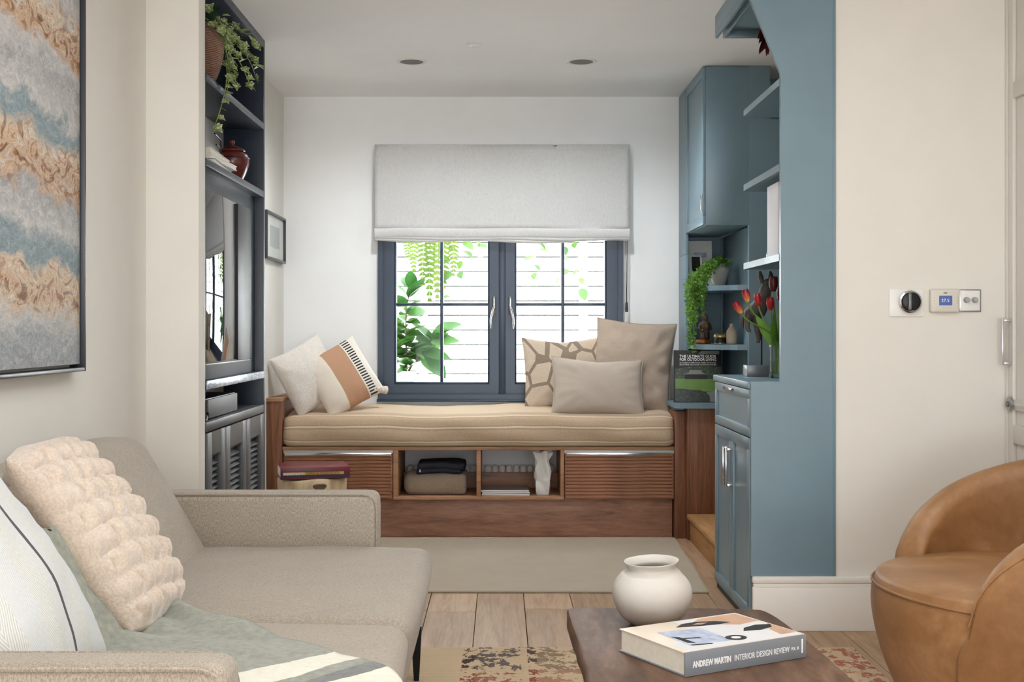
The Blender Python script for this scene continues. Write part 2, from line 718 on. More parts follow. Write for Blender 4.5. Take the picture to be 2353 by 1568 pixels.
# ------------------------------------------------------------------ special materials
def mat_cushion():
    t = NT('bench_cushion')
    uv = t.sep(t.tc('UV'))
    f = t.math('ADD', uv[1], t.math('MULTIPLY', t.math('SUBTRACT', t.noise(t.tc(), 3.0, 2), 0.5), 0.012))
    base, dk, wt, lt = (192, 174, 152), (166, 148, 127), (236, 222, 204), (206, 190, 170)
    st = [(0.0, base), (0.022, dk), (0.03, lt), (0.036, dk), (0.046, wt), (0.050, dk), (0.06, base), (0.115, base), (0.125, dk), (0.135, wt), (0.141, dk), (0.15, base), (0.198, base), (0.205, dk),
          (0.214, wt), (0.221, dk), (0.232, lt), (0.27, dk), (0.28, lt), (0.30, dk), (0.31, lt), (0.60, lt)]
    c = t.ramp(f, st, 'LINEAR')
    wv = t.noise(t.mapping((1, 1, 1)), 330, 2, 0.6)
    c2 = t.mix(0.35, c, t.ramp(wv, [(0.3, (110, 94, 76)), (0.7, (214, 198, 176))]), 'OVERLAY')
    t.bump(wv, 0.35, 0.0015)
    MATS['bench_cushion'] = t.set(c2, 0.95, spec=0.15)


def mat_geo():
    t = NT('geo_linen')
    vo = t.n('ShaderNodeTexVoronoi', feature='DISTANCE_TO_EDGE')
    vo.inputs['Scale'].default_value = 3.3
    vo.inputs['Randomness'].default_value = 0.9
    t.l(t.mapping((1.15, 0.85, 1), (0.37, 0.15, 0), (0, 0, 0.5), 'UV'), vo.inputs['Vector'])
    f = t.noise(t.tc(), 420, 2)
    lt = t.ramp(f, [(0.35, (186, 168, 148)), (0.65, (208, 192, 172))])
    dk = t.ramp(f, [(0.35, (128, 112, 98)), (0.65, (152, 136, 120))])
    m = t.math('GREATER_THAN', vo.outputs['Distance'], 0.065)
    c = t.mix(m, dk, lt)
    t.bump(m, 0.5, 0.002)
    MATS['geo_linen'] = t.set(c, 0.92, spec=0.15)


def mat_band_pillow():
    t = NT('banded_cotton')
    uv = t.sep(t.tc('UV'))
    c = t.ramp(uv[0], [(0.0, (226, 214, 200)), (0.34, (226, 214, 200)), (0.345, (186, 146, 118)), (0.70, (186, 146, 118)), (0.705, (228, 222, 210)), (1.0, (228, 222, 210))], 'CONSTANT')
    s = t.math('GREATER_THAN', t.math('FRACT', t.math('MULTIPLY', uv[1], 22.0)), 0.5)
    inb = t.math('MULTIPLY', t.math('GREATER_THAN', uv[0], 0.73), t.math('LESS_THAN', uv[0], 0.86))
    c = t.mix(t.math('MULTIPLY', s, inb), c, (58, 58, 62))
    f = t.noise(t.tc(), 350, 2)
    c = t.mix(0.15, c, f, 'OVERLAY')
    t.bump(f, 0.4, 0.0015)
    MATS['banded_cotton'] = t.set(c, 0.95, spec=0.15)


def mat_herring():
    t = NT('herringbone_weave')
    uv = t.sep(t.tc('UV'))
    # zig-zag: u folded
    zig = t.math('PINGPONG', t.math('MULTIPLY', uv[0], 7.0), 0.5)
    a = t.math('ADD', t.math('MULTIPLY', uv[1], 34.0), t.math('MULTIPLY', zig, 14.0))
    f = t.math('PINGPONG', a, 0.5)
    f = t.math('ADD', f, t.math('MULTIPLY', t.noise(t.tc(), 120, 3), 0.25))
    col = t.ramp(f, [(0.15, (188, 190, 190)), (0.6, (226, 225, 218))])
    big = t.math('FRACT', t.math('MULTIPLY', uv[0], 3.5))
    col = t.mix(t.math('MULTIPLY', t.math('GREATER_THAN', big, 0.5), 0.45), col, (206, 210, 216))
    ln = t.math('LESS_THAN', t.math('ABSOLUTE', t.math('SUBTRACT', uv[0], 0.5)), 0.013)
    col = t.mix(ln, col, (96, 88, 90))
    t.bump(f, 0.35, 0.0015)
    MATS['herringbone_weave'] = t.set(col, 0.9, spec=0.2)


def mat_throw():
    t = NT('throw_wool')
    uv = t.sep(t.tc('UV'))
    f = t.math('ADD', uv[0], t.math('MULTIPLY', t.math('SUBTRACT', t.noise(t.tc(), 30, 2), 0.5), 0.008))
    g, wt, dk = (158, 160, 150), (228, 226, 214), (128, 130, 130)
    c = t.ramp(f, [(0, g), (0.60, wt), (0.66, g), (0.685, dk), (0.715, wt), (0.775, dk), (0.80, wt), (0.84, g)], 'CONSTANT')
    wv = t.noise(t.tc(), 55, 4, 0.6)
    c = t.mix(0.4, c, t.ramp(wv, [(0.3, (90, 92, 88)), (0.7, (190, 192, 186))]), 'OVERLAY')
    t.bump(t.noise(t.tc(), 260, 3), 0.5, 0.002)
    MATS['throw_wool'] = t.set(c, 0.95, spec=0.1)
    t.b.inputs['Sheen Weight'].default_value = 0.3


def mat_painting():
    t = NT('painting_canvas')
    p = t.sep(t.tc())
    big = t.noise(t.mapping((1, 1.3, 2.2)), 3.2, 6, 0.62, 0.6)
    z = t.math('ADD', p[2], t.math('MULTIPLY', t.math('SUBTRACT', big, 0.5), 0.22))
    z = t.math('ADD', z, t.math('MULTIPLY', t.math('SUBTRACT', p[1], 3.6), 0.07))
    f = t.math('DIVIDE', t.math('SUBTRACT', z, 1.0), 1.2)
    grey, lg, teal, cream, rust, brown = (184, 184, 185), (208, 206, 203), (146, 164, 170), (222, 209, 190), (198, 158, 116), (150, 112, 86)
    st = [(0.0, grey), (0.08, (170, 178, 184)), (0.14, lg), (0.175, cream), (0.20, rust), (0.225, cream), (0.26, cream), (0.285, teal), (0.33, teal), (0.37, lg), (0.44, grey), (0.475, rust), (0.50, brown), (0.525, rust), (0.555, cream),
          (0.60, teal), (0.625, teal), (0.65, lg), (0.74, grey), (0.79, lg), (0.82, rust), (0.85, brown), (0.88, cream), (0.92, lg), (1.0, grey)]
    c = t.ramp(f, st)
    det = t.noise(t.mapping((1, 1, 1.8)), 22, 6, 0.7, 1.6)
    c = t.mix(0.5, c, t.ramp(det, [(0.28, (70, 66, 64)), (0.46, (150, 150, 150)), (0.68, (226, 222, 216))]), 'OVERLAY')
    fl = t.noise(t.mapping((1, 1, 1)), 60, 4, 0.7, 2.5)
    msk = t.math('GREATER_THAN', fl, 0.66)
    c = t.mix(t.math('MULTIPLY', msk, 0.55), c, (238, 234, 226))
    crust = t.ramp(f, [(0.0, (0, 0, 0, 1)), (0.14, (0, 0, 0, 1)), (0.18, (1, 1, 1, 1)), (0.25, (1, 1, 1, 1)), (0.28, (0, 0, 0, 1)), (0.44, (0, 0, 0, 1)), (0.48, (1, 1, 1, 1)), (0.56, (1, 1, 1, 1)), (0.60, (0, 0, 0, 1)), (0.79, (0, 0, 0, 1)), (0.83, (1, 1, 1, 1)), (0.89, (1, 1, 1, 1)), (0.93, (0, 0, 0, 1))])
    chip = t.noise(t.mapping((1, 1, 1.6)), 11, 4, 0.55, 2.2)
    cc = t.ramp(chip, [(0.34, (84, 60, 50)), (0.43, (176, 120, 76)), (0.5, (226, 210, 188)), (0.56, (204, 160, 112)), (0.64, (240, 234, 224)), (0.72, (110, 124, 128))])
    c = t.mix(t.math('MULTIPLY', crust, 0.7), c, cc)
    t.bump(t.math('ADD', t.math('ADD', det, fl), t.math('MULTIPLY', chip, crust)), 0.6, 0.006)
    MATS['painting_canvas'] = t.set(c, 0.6)


def mat_persian():
    t = NT('persian_wool')
    p = t.sep(t.tc())
    wv = t.n('ShaderNodeTexWave', bands_direction='Y')
    wv.inputs['Scale'].default_value = 28
    wv.inputs['Distortion'].default_value = 1.2
    wv.inputs['Detail'].default_value = 2
    t.l(t.tc(), wv.inputs['Vector'])
    base = t.mix(t.math('MULTIPLY', wv.outputs['Fac'], 0.45), (206, 182, 152), (158, 130, 102))
    br = t.n('ShaderNodeTexVoronoi', feature='F1', distance='MANHATTAN')
    br.inputs['Scale'].default_value = 16
    br.inputs['Randomness'].default_value = 0.75
    t.l(t.mapping((1, 0.8, 1)), br.inputs['Vector'])
    n1 = t.noise(t.mapping((1.5, 1, 1)), 30, 3, 0.7, 0.6)
    mot = t.math('GREATER_THAN', t.math('ADD', n1, t.math('MULTIPLY', t.math('SUBTRACT', 0.45, br.outputs['Distance']), 0.25)), 0.455)
    # vertical bands by X
    bands = t.ramp(t.math('MULTIPLY_ADD', p[0], 0.5, 0.5), [(0.0, (0, 0, 0, 1)), (0.425, (0, 0, 0, 1)), (0.43, (1, 1, 1, 1)), (0.455, (1, 1, 1, 1)), (0.457, (.85, .85, .85, 1)), (0.53, (.9, .9, .9, 1)), (0.532, (0.1, .1, .1, 1)), (0.545, (1, 1, 1, 1)), (0.56, (.65, .65, .65, 1)), (1.0, (.8, .8, .8, 1))], 'CONSTANT')
    hue = t.ramp(t.math('MULTIPLY_ADD', p[0], 0.5, 0.5), [(0.0, (64, 48, 44)), (0.45, (62, 46, 44)), (0.46, (48, 46, 66)), (0.53, (54, 50, 66)), (0.56, (84, 62, 52)), (0.80, (84, 62, 52)), (0.86, (150, 66, 52)), (1.0, (150, 66, 52))])
    near = t.math('LESS_THAN', p[1], 4.22)
    hue2 = t.mix(t.math('MULTIPLY', near, 0.7), hue, (156, 82, 62))
    c = t.mix(t.math('MULTIPLY', mot, t.math('MULTIPLY', bands, 0.95)), base, hue2)
    t.bump(t.math('ADD', wv.outputs['Fac'], n1), 0.5, 0.004)
    MATS['persian_wool'] = t.set(c, 0.95, spec=0.1)


def mat_leather():
    t = NT('tan_leather')
    f1 = t.noise(t.tc(), 4.5, 5, 0.6, 0.5)
    f2 = t.noise(t.tc(), 30, 4, 0.6)
    f = t.math('ADD', t.math('MULTIPLY', f1, 0.75), t.math('MULTIPLY', f2, 0.25))
    c = t.ramp(f, [(0.3, (124, 86, 50)), (0.52, (152, 110, 70)), (0.72, (182, 142, 102))])
    t.bump(t.noise(t.tc(), 420, 3), 0.12, 0.001)
    MATS['tan_leather'] = t.set(c, t.math('MULTIPLY_ADD', f2, 0.25, 0.36))


def leaf_mat(name, c1, c2, rough=0.4, trans=0.25, varieg=None):
    t = NT(name)
    oi = t.n('ShaderNodeObjectInfo')
    f = t.math('ADD', t.math('MULTIPLY', oi.outputs['Random'], 0.6), t.math('MULTIPLY', t.noise(t.tc(), 40, 2), 0.4))
    c = t.ramp(f, [(0.2, c1), (0.8, c2)])
    if varieg:
        v = t.math('GREATER_THAN', t.noise(t.tc(), 75, 3, 0.6, 1.0), 0.52)
        c = t.mix(v, c, varieg)
    t.set(c, rough)
    tr = t.n('ShaderNodeBsdfTranslucent')
    t.l(c, tr.inputs['Color'])
    mx = t.n('ShaderNodeMixShader')
    mx.inputs[0].default_value = trans
    t.l(t.b.outputs[0], mx.inputs[1])
    t.l(tr.outputs[0], mx.inputs[2])
    out = t.t.nodes['Material Output']
    t.l(mx.outputs[0], out.inputs['Surface'])
    MATS[name] = t.m


def mat_glass(name, tint=(1, 1, 1, 1), refl=1.0):
    t = NT(name)
    t.t.nodes.remove(t.b)
    tr = t.n('ShaderNodeBsdfTransparent')
    tr.inputs[0].default_value = tint
    gl = t.n('ShaderNodeBsdfGlossy')
    gl.inputs['Roughness'].default_value = 0.02
    fr = t.n('ShaderNodeFresnel')
    fr.inputs['IOR'].default_value = 1.45
    mx = t.n('ShaderNodeMixShader')
    t.l(t.math('MULTIPLY', fr.outputs[0], refl, clamp=True), mx.inputs[0])
    t.l(tr.outputs[0], mx.inputs[1])
    t.l(gl.outputs[0], mx.inputs[2])
    t.l(mx.outputs[0], t.t.nodes['Material Output'].inputs['Surface'])
    MATS[name] = t.m


def mat_misc():
    t = NT('tv_screen')
    MATS['tv_screen'] = t.set((10, 11, 13), 0.03, 0.0)
    t.b.inputs['IOR'].default_value = 2.3
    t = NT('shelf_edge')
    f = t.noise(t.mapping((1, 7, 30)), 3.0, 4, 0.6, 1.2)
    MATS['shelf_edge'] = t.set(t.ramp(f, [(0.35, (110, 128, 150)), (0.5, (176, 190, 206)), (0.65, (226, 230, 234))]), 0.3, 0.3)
    t = NT('screen_blue')
    c = t.ramp(t.sep(t.tc())[0], [(0.0, (84, 104, 160)), (1.0, (84, 104, 160))])
    t.l(c, t.b.inputs['Emission Color'])
    t.b.inputs['Emission Strength'].default_value = 0.5
    MATS['screen_blue'] = t.set((40, 54, 100), 0.2)
    t = NT('tulip_two')
    z = t.sep(t.tc('Generated'))
    f = t.math('ADD', z[2], t.math('MULTIPLY', t.math('SUBTRACT', t.noise(t.tc(), 70, 3), 0.5), 0.5))
    MATS['tulip_two'] = t.set(t.ramp(f, [(0.1, (226, 176, 84)), (0.38, (208, 84, 62)), (0.8, (150, 26, 42))]), 0.4)
    t = NT('basket_clay')
    wv = t.n('ShaderNodeTexWave', bands_direction='Z')
    wv.inputs['Scale'].default_value = 46
    wv.inputs['Distortion'].default_value = 3
    t.l(t.mapping((0.7, 0.7, 1.0)), wv.inputs['Vector'])
    f = t.noise(t.tc(), 14, 4)
    c = t.ramp(t.math('ADD', t.math('MULTIPLY', wv.outputs['Fac'], 0.5), t.math('MULTIPLY', f, 0.5)), [(0.25, (84, 56, 44)), (0.6, (134, 98, 80)), (0.85, (172, 140, 120))])
    t.bump(wv.outputs['Fac'], 0.6, 0.004)
    MATS['basket_clay'] = t.set(c, 0.7)
    # garden photograph on the standing book: foliage
    t = NT('foliage_print')
    f = t.noise(t.tc(), 90, 5, 0.7, 1.0)
    MATS['foliage_print'] = t.set(t.ramp(f, [(0.35, (14, 20, 14)), (0.55, (40, 56, 32)), (0.72, (110, 140, 70))]), 0.3)
    t = NT('hedge_print')
    f = t.noise(t.tc(), 130, 5, 0.7, 0.5)
    MATS['hedge_print'] = t.set(t.ramp(f, [(0.38, (16, 20, 18)), (0.55, (44, 50, 42)), (0.72, (96, 104, 88))]), 0.3)


mat_cushion(); mat_geo(); mat_band_pillow(); mat_herring(); mat_throw(); mat_painting(); mat_persian(); mat_leather(); mat_misc()
leaf_mat('leaf_rubber', (38, 84, 32), (84, 132, 54), 0.3, 0.15)
leaf_mat('leaf_fern', (70, 100, 26), (106, 130, 42), 0.5, 0.15)
leaf_mat('leaf_dark', (40, 66, 40), (58, 88, 50), 0.35, 0.1)
leaf_mat('leaf_vine', (52, 92, 36), (92, 124, 52), 0.4, 0.25)
leaf_mat('leaf_ivy', (92, 120, 66), (150, 172, 106), 0.45, 0.15, (204, 210, 168))
leaf_mat('leaf_small', (98, 148, 52), (168, 204, 96), 0.45, 0.25)
leaf_mat('leaf_tulip', (84, 128, 44), (128, 166, 72), 0.45, 0.2)
mat_glass('pane_glass', (0.98, 0.99, 0.99, 1), 0.12)
mat_glass('vase_glass', (0.90, 0.94, 0.91, 1), 1.0)
mat_glass('water_glass', (0.80, 0.88, 0.74, 1), 0.5)
# ------------------------------------------------------------------ the setting
CEIL = 2.53
YW, YB = 4.83, 7.49
rnd = random.Random(7)

# floor with separate oak planks
fl = struct('floor', MB().box(-1.45, 2.7, -3.6, 7.6, -0.08, -0.022), 'oak_step', 'pale oak board floor running from sofa to window bench')
planks = {}


def plank(x0, x1, y0, y1):
    key = (round(x1 - x0, 4), round(y1 - y0, 3))
    if key not in planks:
        g = 0.0012
        planks[key] = MB().box(g, key[0] - g, g, key[1] - g, -0.02, 0, 0.0012, 1).mesh('plank', 'oak_plank')
    inst('plank', planks[key], fl, (x0, y0, 0))


col = 0
x = -1.3
starts = {-0.3: 5.13}
while x < 2.3:
    x0, x1 = round(x, 3), round(min(x + 0.2, 2.3), 3)
    y = -3.5 - rnd.random() * 1.6
    if abs(x0 + 0.3) < 0.01:
        y = 5.13 - 1.9 * 5
    ends = 7.47
    while y < ends:
        a, b = max(y, -3.5), min(y + 1.9, ends)
        # the right-hand wall pier is solid: no boards inside it
        if b - a > 0.05:
            if x0 >= 1.29 and b > YW:
                b = min(b, YW)
            if b - a > 0.05:
                plank(x0, x1, a, b)
        y += 1.9
    x += 0.2
plank(-1.42, -1.3, -3.5, 4.6)

mb = MB()
mb.box(-1.5, 2.75, -3.65, 7.65, CEIL, CEIL + 0.1)
mb.box(-2.6, 2.75, 7.65, 8.5, CEIL + 0.02, CEIL + 0.1)  # unseen eave, added to keep the sun off the plants outside
struct('ceiling', mb, 'ceiling_paint', 'smooth off-white ceiling over the window nook', smooth=0)

struct('wall_left', MB().box(-1.45, -1.32, -3.6, 4.70, 0, CEIL), 'cream_wall', 'cream side wall behind the sofa and the big painting', smooth=0)
struct('wall_pier', MB().box(-1.45, -1.123, 4.70, 4.80, 0, CEIL, 0.004), 'cream_wall', 'narrow cream pier beside the navy shelving')
struct('wall_recess', MB().box(-1.45, -1.33, 4.80, 6.03, 0, CEIL), 'grey_back', 'wall behind the navy shelving', smooth=0)
struct('wall_nook_left', MB().box(-1.45, -1.286, 6.03, YB, 0, CEIL), 'cream_wall', 'short cream wall with the small framed picture', smooth=0)

# back wall with the window opening
WX0, WX1, WZ0, WZ1 = -0.725, 0.725, 0.735, 2.15
mb = MB()
mb.box(-1.45, WX0, YB, YB + 0.12, 0, CEIL)
mb.box(WX1, 2.7, YB, YB + 0.12, 0, CEIL)
mb.box(WX0, WX1, YB, YB + 0.12, 0, WZ0)
mb.box(WX0, WX1, YB, YB + 0.12, WZ1, CEIL)
struct('wall_back', mb, 'white_wall', 'off-white wall around the casement window', smooth=0)

# right-hand wall that faces us, and its return behind the cupboard door
struct('wall_right', MB().box(1.279, 2.42, YW, YW + 0.1, 0, CEIL), 'cream_wall', 'cream wall with the heating controls beside the blue panel', smooth=0)
struct('wall_right_side', MB().box(2.3, 2.42, -3.6, YW, 0, CEIL), 'cream_wall', 'cream side wall beyond the leather armchair', smooth=0)
mb = MB()
mb.box(-1.45, -1.25, -3.6, -3.48, 0, CEIL)
mb.box(1.95, 2.42, -3.6, -3.48, 0, CEIL)
mb.box(-1.25, 1.95, -3.6, -3.48, 2.36, CEIL)
struct('wall_rear', mb, 'cream_wall', 'wall around the garden doors behind the viewer', smooth=0)

# stair recess behind the blue unit
struct('wall_stair', MB().box(2.55, 2.7, YW + 0.1, YB, 0, CEIL), 'cream_wall', 'wall at the side of the stair', smooth=0)
mb = MB()
mb.box(1.30, 1.41, 6.6, 6.64, 0, CEIL)
mb.box(1.41, 2.55, 6.6, 6.64, 0, 2.25)
mb.box(1.41, 2.55, 6.95, 6.99, 2.25, CEIL)
struct('wall_stair_end', mb, 'teal_paint', 'blue-grey panel behind the open shelves', smooth=0)
for i, (xa, xb, zz) in enumerate(((1.012, 1.30, 0.146), (1.28, 1.56, 0.33), (1.54, 1.82, 0.51), (1.80, 2.55, 0.69))):
    ya, yb = 5.66, 6.86 if i == 0 else 6.59
    st = thing('stair_step', ('lowest honey oak step beside the blue cabinet', 'second oak step inside the stair recess', 'third oak step inside the stair recess', 'oak landing at the top of the steps')[i], None, (xa, (ya + yb) / 2, 0), kind='structure', group='oak steps')
    BX('riser', 'oak_step', st, xa + 0.018, xb, ya, yb, 0, zz - 0.028, 0.001)
    BX('tread', 'oak_step', st, xa, xb, ya, yb, zz - 0.028, zz, 0.008)

# tall skirting under the blue panel and the cream wall
bb = thing('baseboard_right', 'tall cream skirting board with a grooved top under the blue panel', None, (1.4, YW, 0), kind='structure')
BX('board', 'trim_white', bb, 0.962, 1.93, YW - 0.026, YW, 0, 0.165, 0.002)
BX('moulding', 'trim_white', bb, 0.965, 1.93, YW - 0.020, YW, 0.165, 0.180, 0.002)
BX('top_bead', 'trim_white', bb, 0.960, 1.93, YW - 0.024, YW, 0.180, 0.206, 0.006)

# casement window
wn = thing('window_1', 'navy casement window with glazing bars above the bench', None, (0, YB, 0.735), kind='structure')
FY0, FY1 = 7.455, 7.56


def frame4(name, mat, parent, x0, x1, z0, z1, wd, y0, y1, bev=0.004):
    """four mitred members of a frame"""
    def member(pts):
        mb = MB()
        mb.prism(pts, 'y', y0, y1)
        return mb.build(name, mat, parent)
    o = (x0, x1, z0, z1)
    i = (x0 + wd, x1 - wd, z0 + wd, z1 - wd)
    member([(o[0], o[2]), (o[1], o[2]), (i[1], i[2]), (i[0], i[2])])
    member([(o[0], o[3]), (i[0], i[3]), (i[1], i[3]), (o[1], o[3])])
    member([(o[0], o[2]), (i[0], i[2]), (i[0], i[3]), (o[0], o[3])])
    member([(o[1], o[2]), (o[1], o[3]), (i[1], i[3]), (i[1], i[2])])


frame4('frame_member', 'navy_frame', wn, WX0, WX1, WZ0, WZ1, 0.030, FY0, FY1)
frame4('frame_bead', 'navy_frame', wn, WX0 + 0.03, WX1 - 0.03, WZ0 + 0.03, WZ1 - 0.03, 0.012, FY0 + 0.018, FY1)
BX('mullion', 'navy_frame', wn, -0.012, 0.032, FY0 + 0.012, FY1, WZ0 + 0.02, WZ1 - 0.02, 0.005)
BX('window_board', 'navy_frame', wn, WX0 - 0.005, WX1 + 0.005, 7.44, 7.49, 0.722, 0.738, 0.003)
for si, (sx0, sx1, vb) in enumerate(((-0.683, -0.010, -0.349), (0.030, 0.683, 0.370))):
    s = MB().prism([(sx0, 0.775), (sx1, 0.775), (sx1 - 0.055, 0.825), (sx0 + 0.055, 0.825)], 'y', FY0 + 0.008, FY1 - 0.01).build('sash_rail', 'navy_frame', wn)
    MB().prism([(sx0, 2.11), (sx0 + 0.055, 2.06), (sx1 - 0.055, 2.06), (sx1, 2.11)], 'y', FY0 + 0.008, FY1 - 0.01).build('sash_rail', 'navy_frame', wn)
    stl = MB().prism([(sx0, 0.775), (sx0 + 0.055, 0.825), (sx0 + 0.055, 2.06), (sx0, 2.11)], 'y', FY0 + 0.008, FY1 - 0.01).build('sash_stile', 'navy_frame', wn)
    str_ = MB().prism([(sx1, 0.775), (sx1, 2.11), (sx1 - 0.055, 2.06), (sx1 - 0.055, 0.825)], 'y', FY0 + 0.008, FY1 - 0.01).build('sash_stile', 'navy_frame', wn)
    # beads inside the sash
    for (a0, a1, c0, c1) in ((sx0 + 0.055, sx1 - 0.055, 0.825, 0.837), (sx0 + 0.055, sx0 + 0.066, 0.837, 2.06), (sx1 - 0.066, sx1 - 0.055, 0.837, 2.06)):
        BX('glazing_bead', 'navy_frame', wn, a0, a1, FY0 + 0.022, FY1 - 0.02, c0, c1, 0.003)
    BX('glazing_bar', 'navy_frame', wn, vb - 0.010, vb + 0.010, FY0 + 0.025, FY1 - 0.03, 0.83, 2.06, 0.004)
    for zb in (1.297, 1.77):
        for (b0, b1) in ((sx0 + 0.06, vb - 0.010), (vb + 0.010, sx1 - 0.06)):
            BX('glazing_bar', 'navy_frame', wn, b0, b1, FY0 + 0.025, FY1 - 0.03, zb - 0.009, zb + 0.009, 0.004)
    for (p0, p1) in ((sx0 + 0.05, vb), (vb, sx1 - 0.05)):
        for (q0, q1) in ((0.82, 1.297), (1.297, 1.77), (1.77, 2.065)):
            BX('pane', 'pane_glass', wn, p0, p1, 7.505, 7.508, q0, q1, 0)
    hx = sx1 - 0.028 if si == 0 else sx0 + 0.028
    sg = -1 if si == 0 else 1
    hd = MB().tube([(hx, FY0 - 0.028, 1.275), (hx + sg * 0.008, FY0 - 0.034, 1.25), (hx + sg * 0.017, FY0 - 0.036, 1.21), (hx + sg * 0.017, FY0 - 0.035, 1.18), (hx + sg * 0.014, FY0 - 0.033, 1.155)], [0.009, 0.008, 0.007, 0.008, 0.006], 10).build('handle', 'chrome', wn, label='polished chrome window handle')
    MB().box(hx - 0.010, hx + 0.010, FY0 - 0.010, FY0 + 0.010, 1.235, 1.345, 0.006).box(hx - 0.008, hx + 0.008, FY0 - 0.030, FY0, 1.262, 1.288, 0.004).build('handle_plate', 'chrome', hd)

# roman blind
bl = thing('roman_blind', 'pale linen roman blind lowered over the top of the window', 'blind', (0.01, 7.42, 1.66))
X0, X1 = -0.738, 0.757


def blind_face(u, v):
    x = X0 + (X1 - X0) * u
    z = 1.735 + (2.233 - 1.735) * v
    y = 7.405 + 0.004 * math.sin(u * 9) * (1 - v) + 0.003 * nz(x, z, 0, 5) * (1 - v)
    return (x, y, z - 0.004 * u)


panel = MB().grid(blind_face, 60, 14).build('panel', 'blind_fabric', bl, smooth=60, fixn=False)
so = panel.modifiers.new('thick', 'SOLIDIFY'); so.thickness = 0.006; so.offset = -1
for k, (za, zb, yy) in enumerate(((1.685, 1.742, 7.398), (1.672, 1.70, 7.403), (1.664, 1.688, 7.407))):
    def fold(u, v, za=za, zb=zb, yy=yy, k=k):
        a = v * math.pi * 2
        x = X0 + (X1 - X0) * u
        zc, h = (za + zb) / 2, (zb - za) / 2
        wv = 0.005 * math.sin(u * 13 + k * 1.3) + 0.004 * math.sin(u * 5 + k)
        return (x, yy + 0.010 * math.cos(a) * 0.8, zc + h * math.sin(a) + wv * (0.4 + 0.4 * k))
    MB().grid(fold, 48, 12).build('fold', 'blind_fabric', bl, smooth=60)
BX('head_rail', 'blind_fabric', bl, X0, X1, 7.405, 7.485, 2.205, 2.236, 0.003)
MB().tube([(0.738, 7.425, 1.70), (0.739, 7.425, 1.5), (0.741, 7.425, 1.31)], 0.0018, 6).tube([(0.746, 7.425, 1.70), (0.745, 7.425, 1.5), (0.743, 7.425, 1.31)], 0.0018, 6).build('pull_cord', 'frame_dark', bl)
MB().lathe([(0.004, 0.06), (0.008, 0.05), (0.010, 0.02), (0.009, 0.0)], 12, (0.742, 7.425, 1.252)).build('cord_weight', 'frame_dark', bl)

# ceiling fittings
for i, (cx, lab) in enumerate(((-0.457, 'left recessed ceiling downlight above the bench'), (0.417, 'right recessed ceiling downlight above the bench'))):
    d = thing('downlight', lab, 'downlight', (cx, 6.5, CEIL), group='recessed downlights')
    MB().lathe([(0.060, -0.003), (0.072, -0.005), (0.078, -0.004), (0.080, 0.0)], 40, (cx, 6.5, CEIL), caps=False).build('trim_ring', 'trim_white', d)
    MB().lathe([(0.0005, -0.0015), (0.064, -0.003), (0.064, 0.0)], 40, (cx, 6.5, CEIL)).build('recess_shade', 'recess_shade_grey', d)  # flat grey disc paints the shaded inside of the recess
    ld = bpy.data.lights.new('nook_fill_spot', 'SPOT')
    ld.energy, ld.spot_size, ld.spot_blend, ld.shadow_soft_size, ld.color = 34, R(166), 0.9, 0.03, (0.93, 0.965, 1.0)  # spot added to brighten the nook; the fittings look switched off
    lo_ = bpy.data.objects.new('nook_fill_spot', ld)
    place(lo_, d)
    lo_.location = (0, 0, -0.04)
d = thing('ceiling_sensor', 'small round white sensor on the ceiling', 'sensor', (-0.128, 6.1, CEIL))
MB().lathe([(0.018, -0.012), (0.03, -0.010), (0.036, -0.004), (0.037, 0.0)], 32, (-0.128, 6.1, CEIL)).build('housing', 'white_plastic', d)
MB().lathe([(0.006, -0.016), (0.009, -0.014), (0.009, -0.011)], 16, (-0.128, 6.1, CEIL)).build('lens', 'white_plastic', d)

# framed painting on the left wall
pt = thing('painting', 'large abstract seascape painting in a dark frame above the sofa', 'painting', (-1.31, 3.2, 1.02))
PY0, PY1, PZ0, PZ1 = 2.3, 3.876, 1.022, 2.42
BX('canvas', 'painting_canvas', pt, -1.315, -1.285, PY0 + 0.02, PY1 - 0.022, PZ0 + 0.022, PZ1 - 0.02, 0.001)
BX('frame_side', 'frame_dark', pt, -1.319, -1.272, PY1 - 0.012, PY1, PZ0, PZ1, 0.002)
BX('frame_side', 'frame_dark', pt, -1.319, -1.272, PY0, PY0 + 0.012, PZ0, PZ1, 0.002)
BX('frame_side', 'frame_dark', pt, -1.319, -1.272, PY0 + 0.012, PY1 - 0.012, PZ0, PZ0 + 0.012, 0.002)
BX('frame_side', 'frame_dark', pt, -1.319, -1.272, PY0 + 0.012, PY1 - 0.012, PZ1 - 0.012, PZ1, 0.002)

# small framed picture on the nook wall
pf = thing('framed_picture', 'small framed print with a wide white mount beside the navy shelving', 'picture', (-1.28, 7.15, 1.54))
A0, A1, B0, B1 = 6.84, 7.43, 1.535, 1.80
BX('mount', 'mat_board', pf, -1.284, -1.276, A0 + .01, A1 - .01, B0 + .01, B1 - .01, 0)
BX('print', 'art_grey', pf, -1.2765, -1.2745, 6.99, 7.28, 1.61, 1.73, 0)
for (a, b, c, d_) in ((A0, A0 + .014, B0, B1), (A1 - .014, A1, B0, B1), (A0 + .014, A1 - .014, B0, B0 + .014), (A0 + .014, A1 - .014, B1 - .014, B1)):
    BX('frame_side', 'frame_dark', pf, -1.284, -1.262, a, b, c, d_, 0.002)
BX('glazing', 'pane_glass', pf, -1.272, -1.270, A0 + .012, A1 - .012, B0 + .012, B1 - .012, 0)
# ------------------------------------------------------------------ sofa
sf = thing('sofa', 'two-seat oatmeal fabric sofa along the left wall', 'sofa', (-0.78, 3.06, 0))
BX('base', 'sofa_fabric', sf, -1.24, -0.34, 2.03, 4.09, 0.15, 0.30, 0.02)


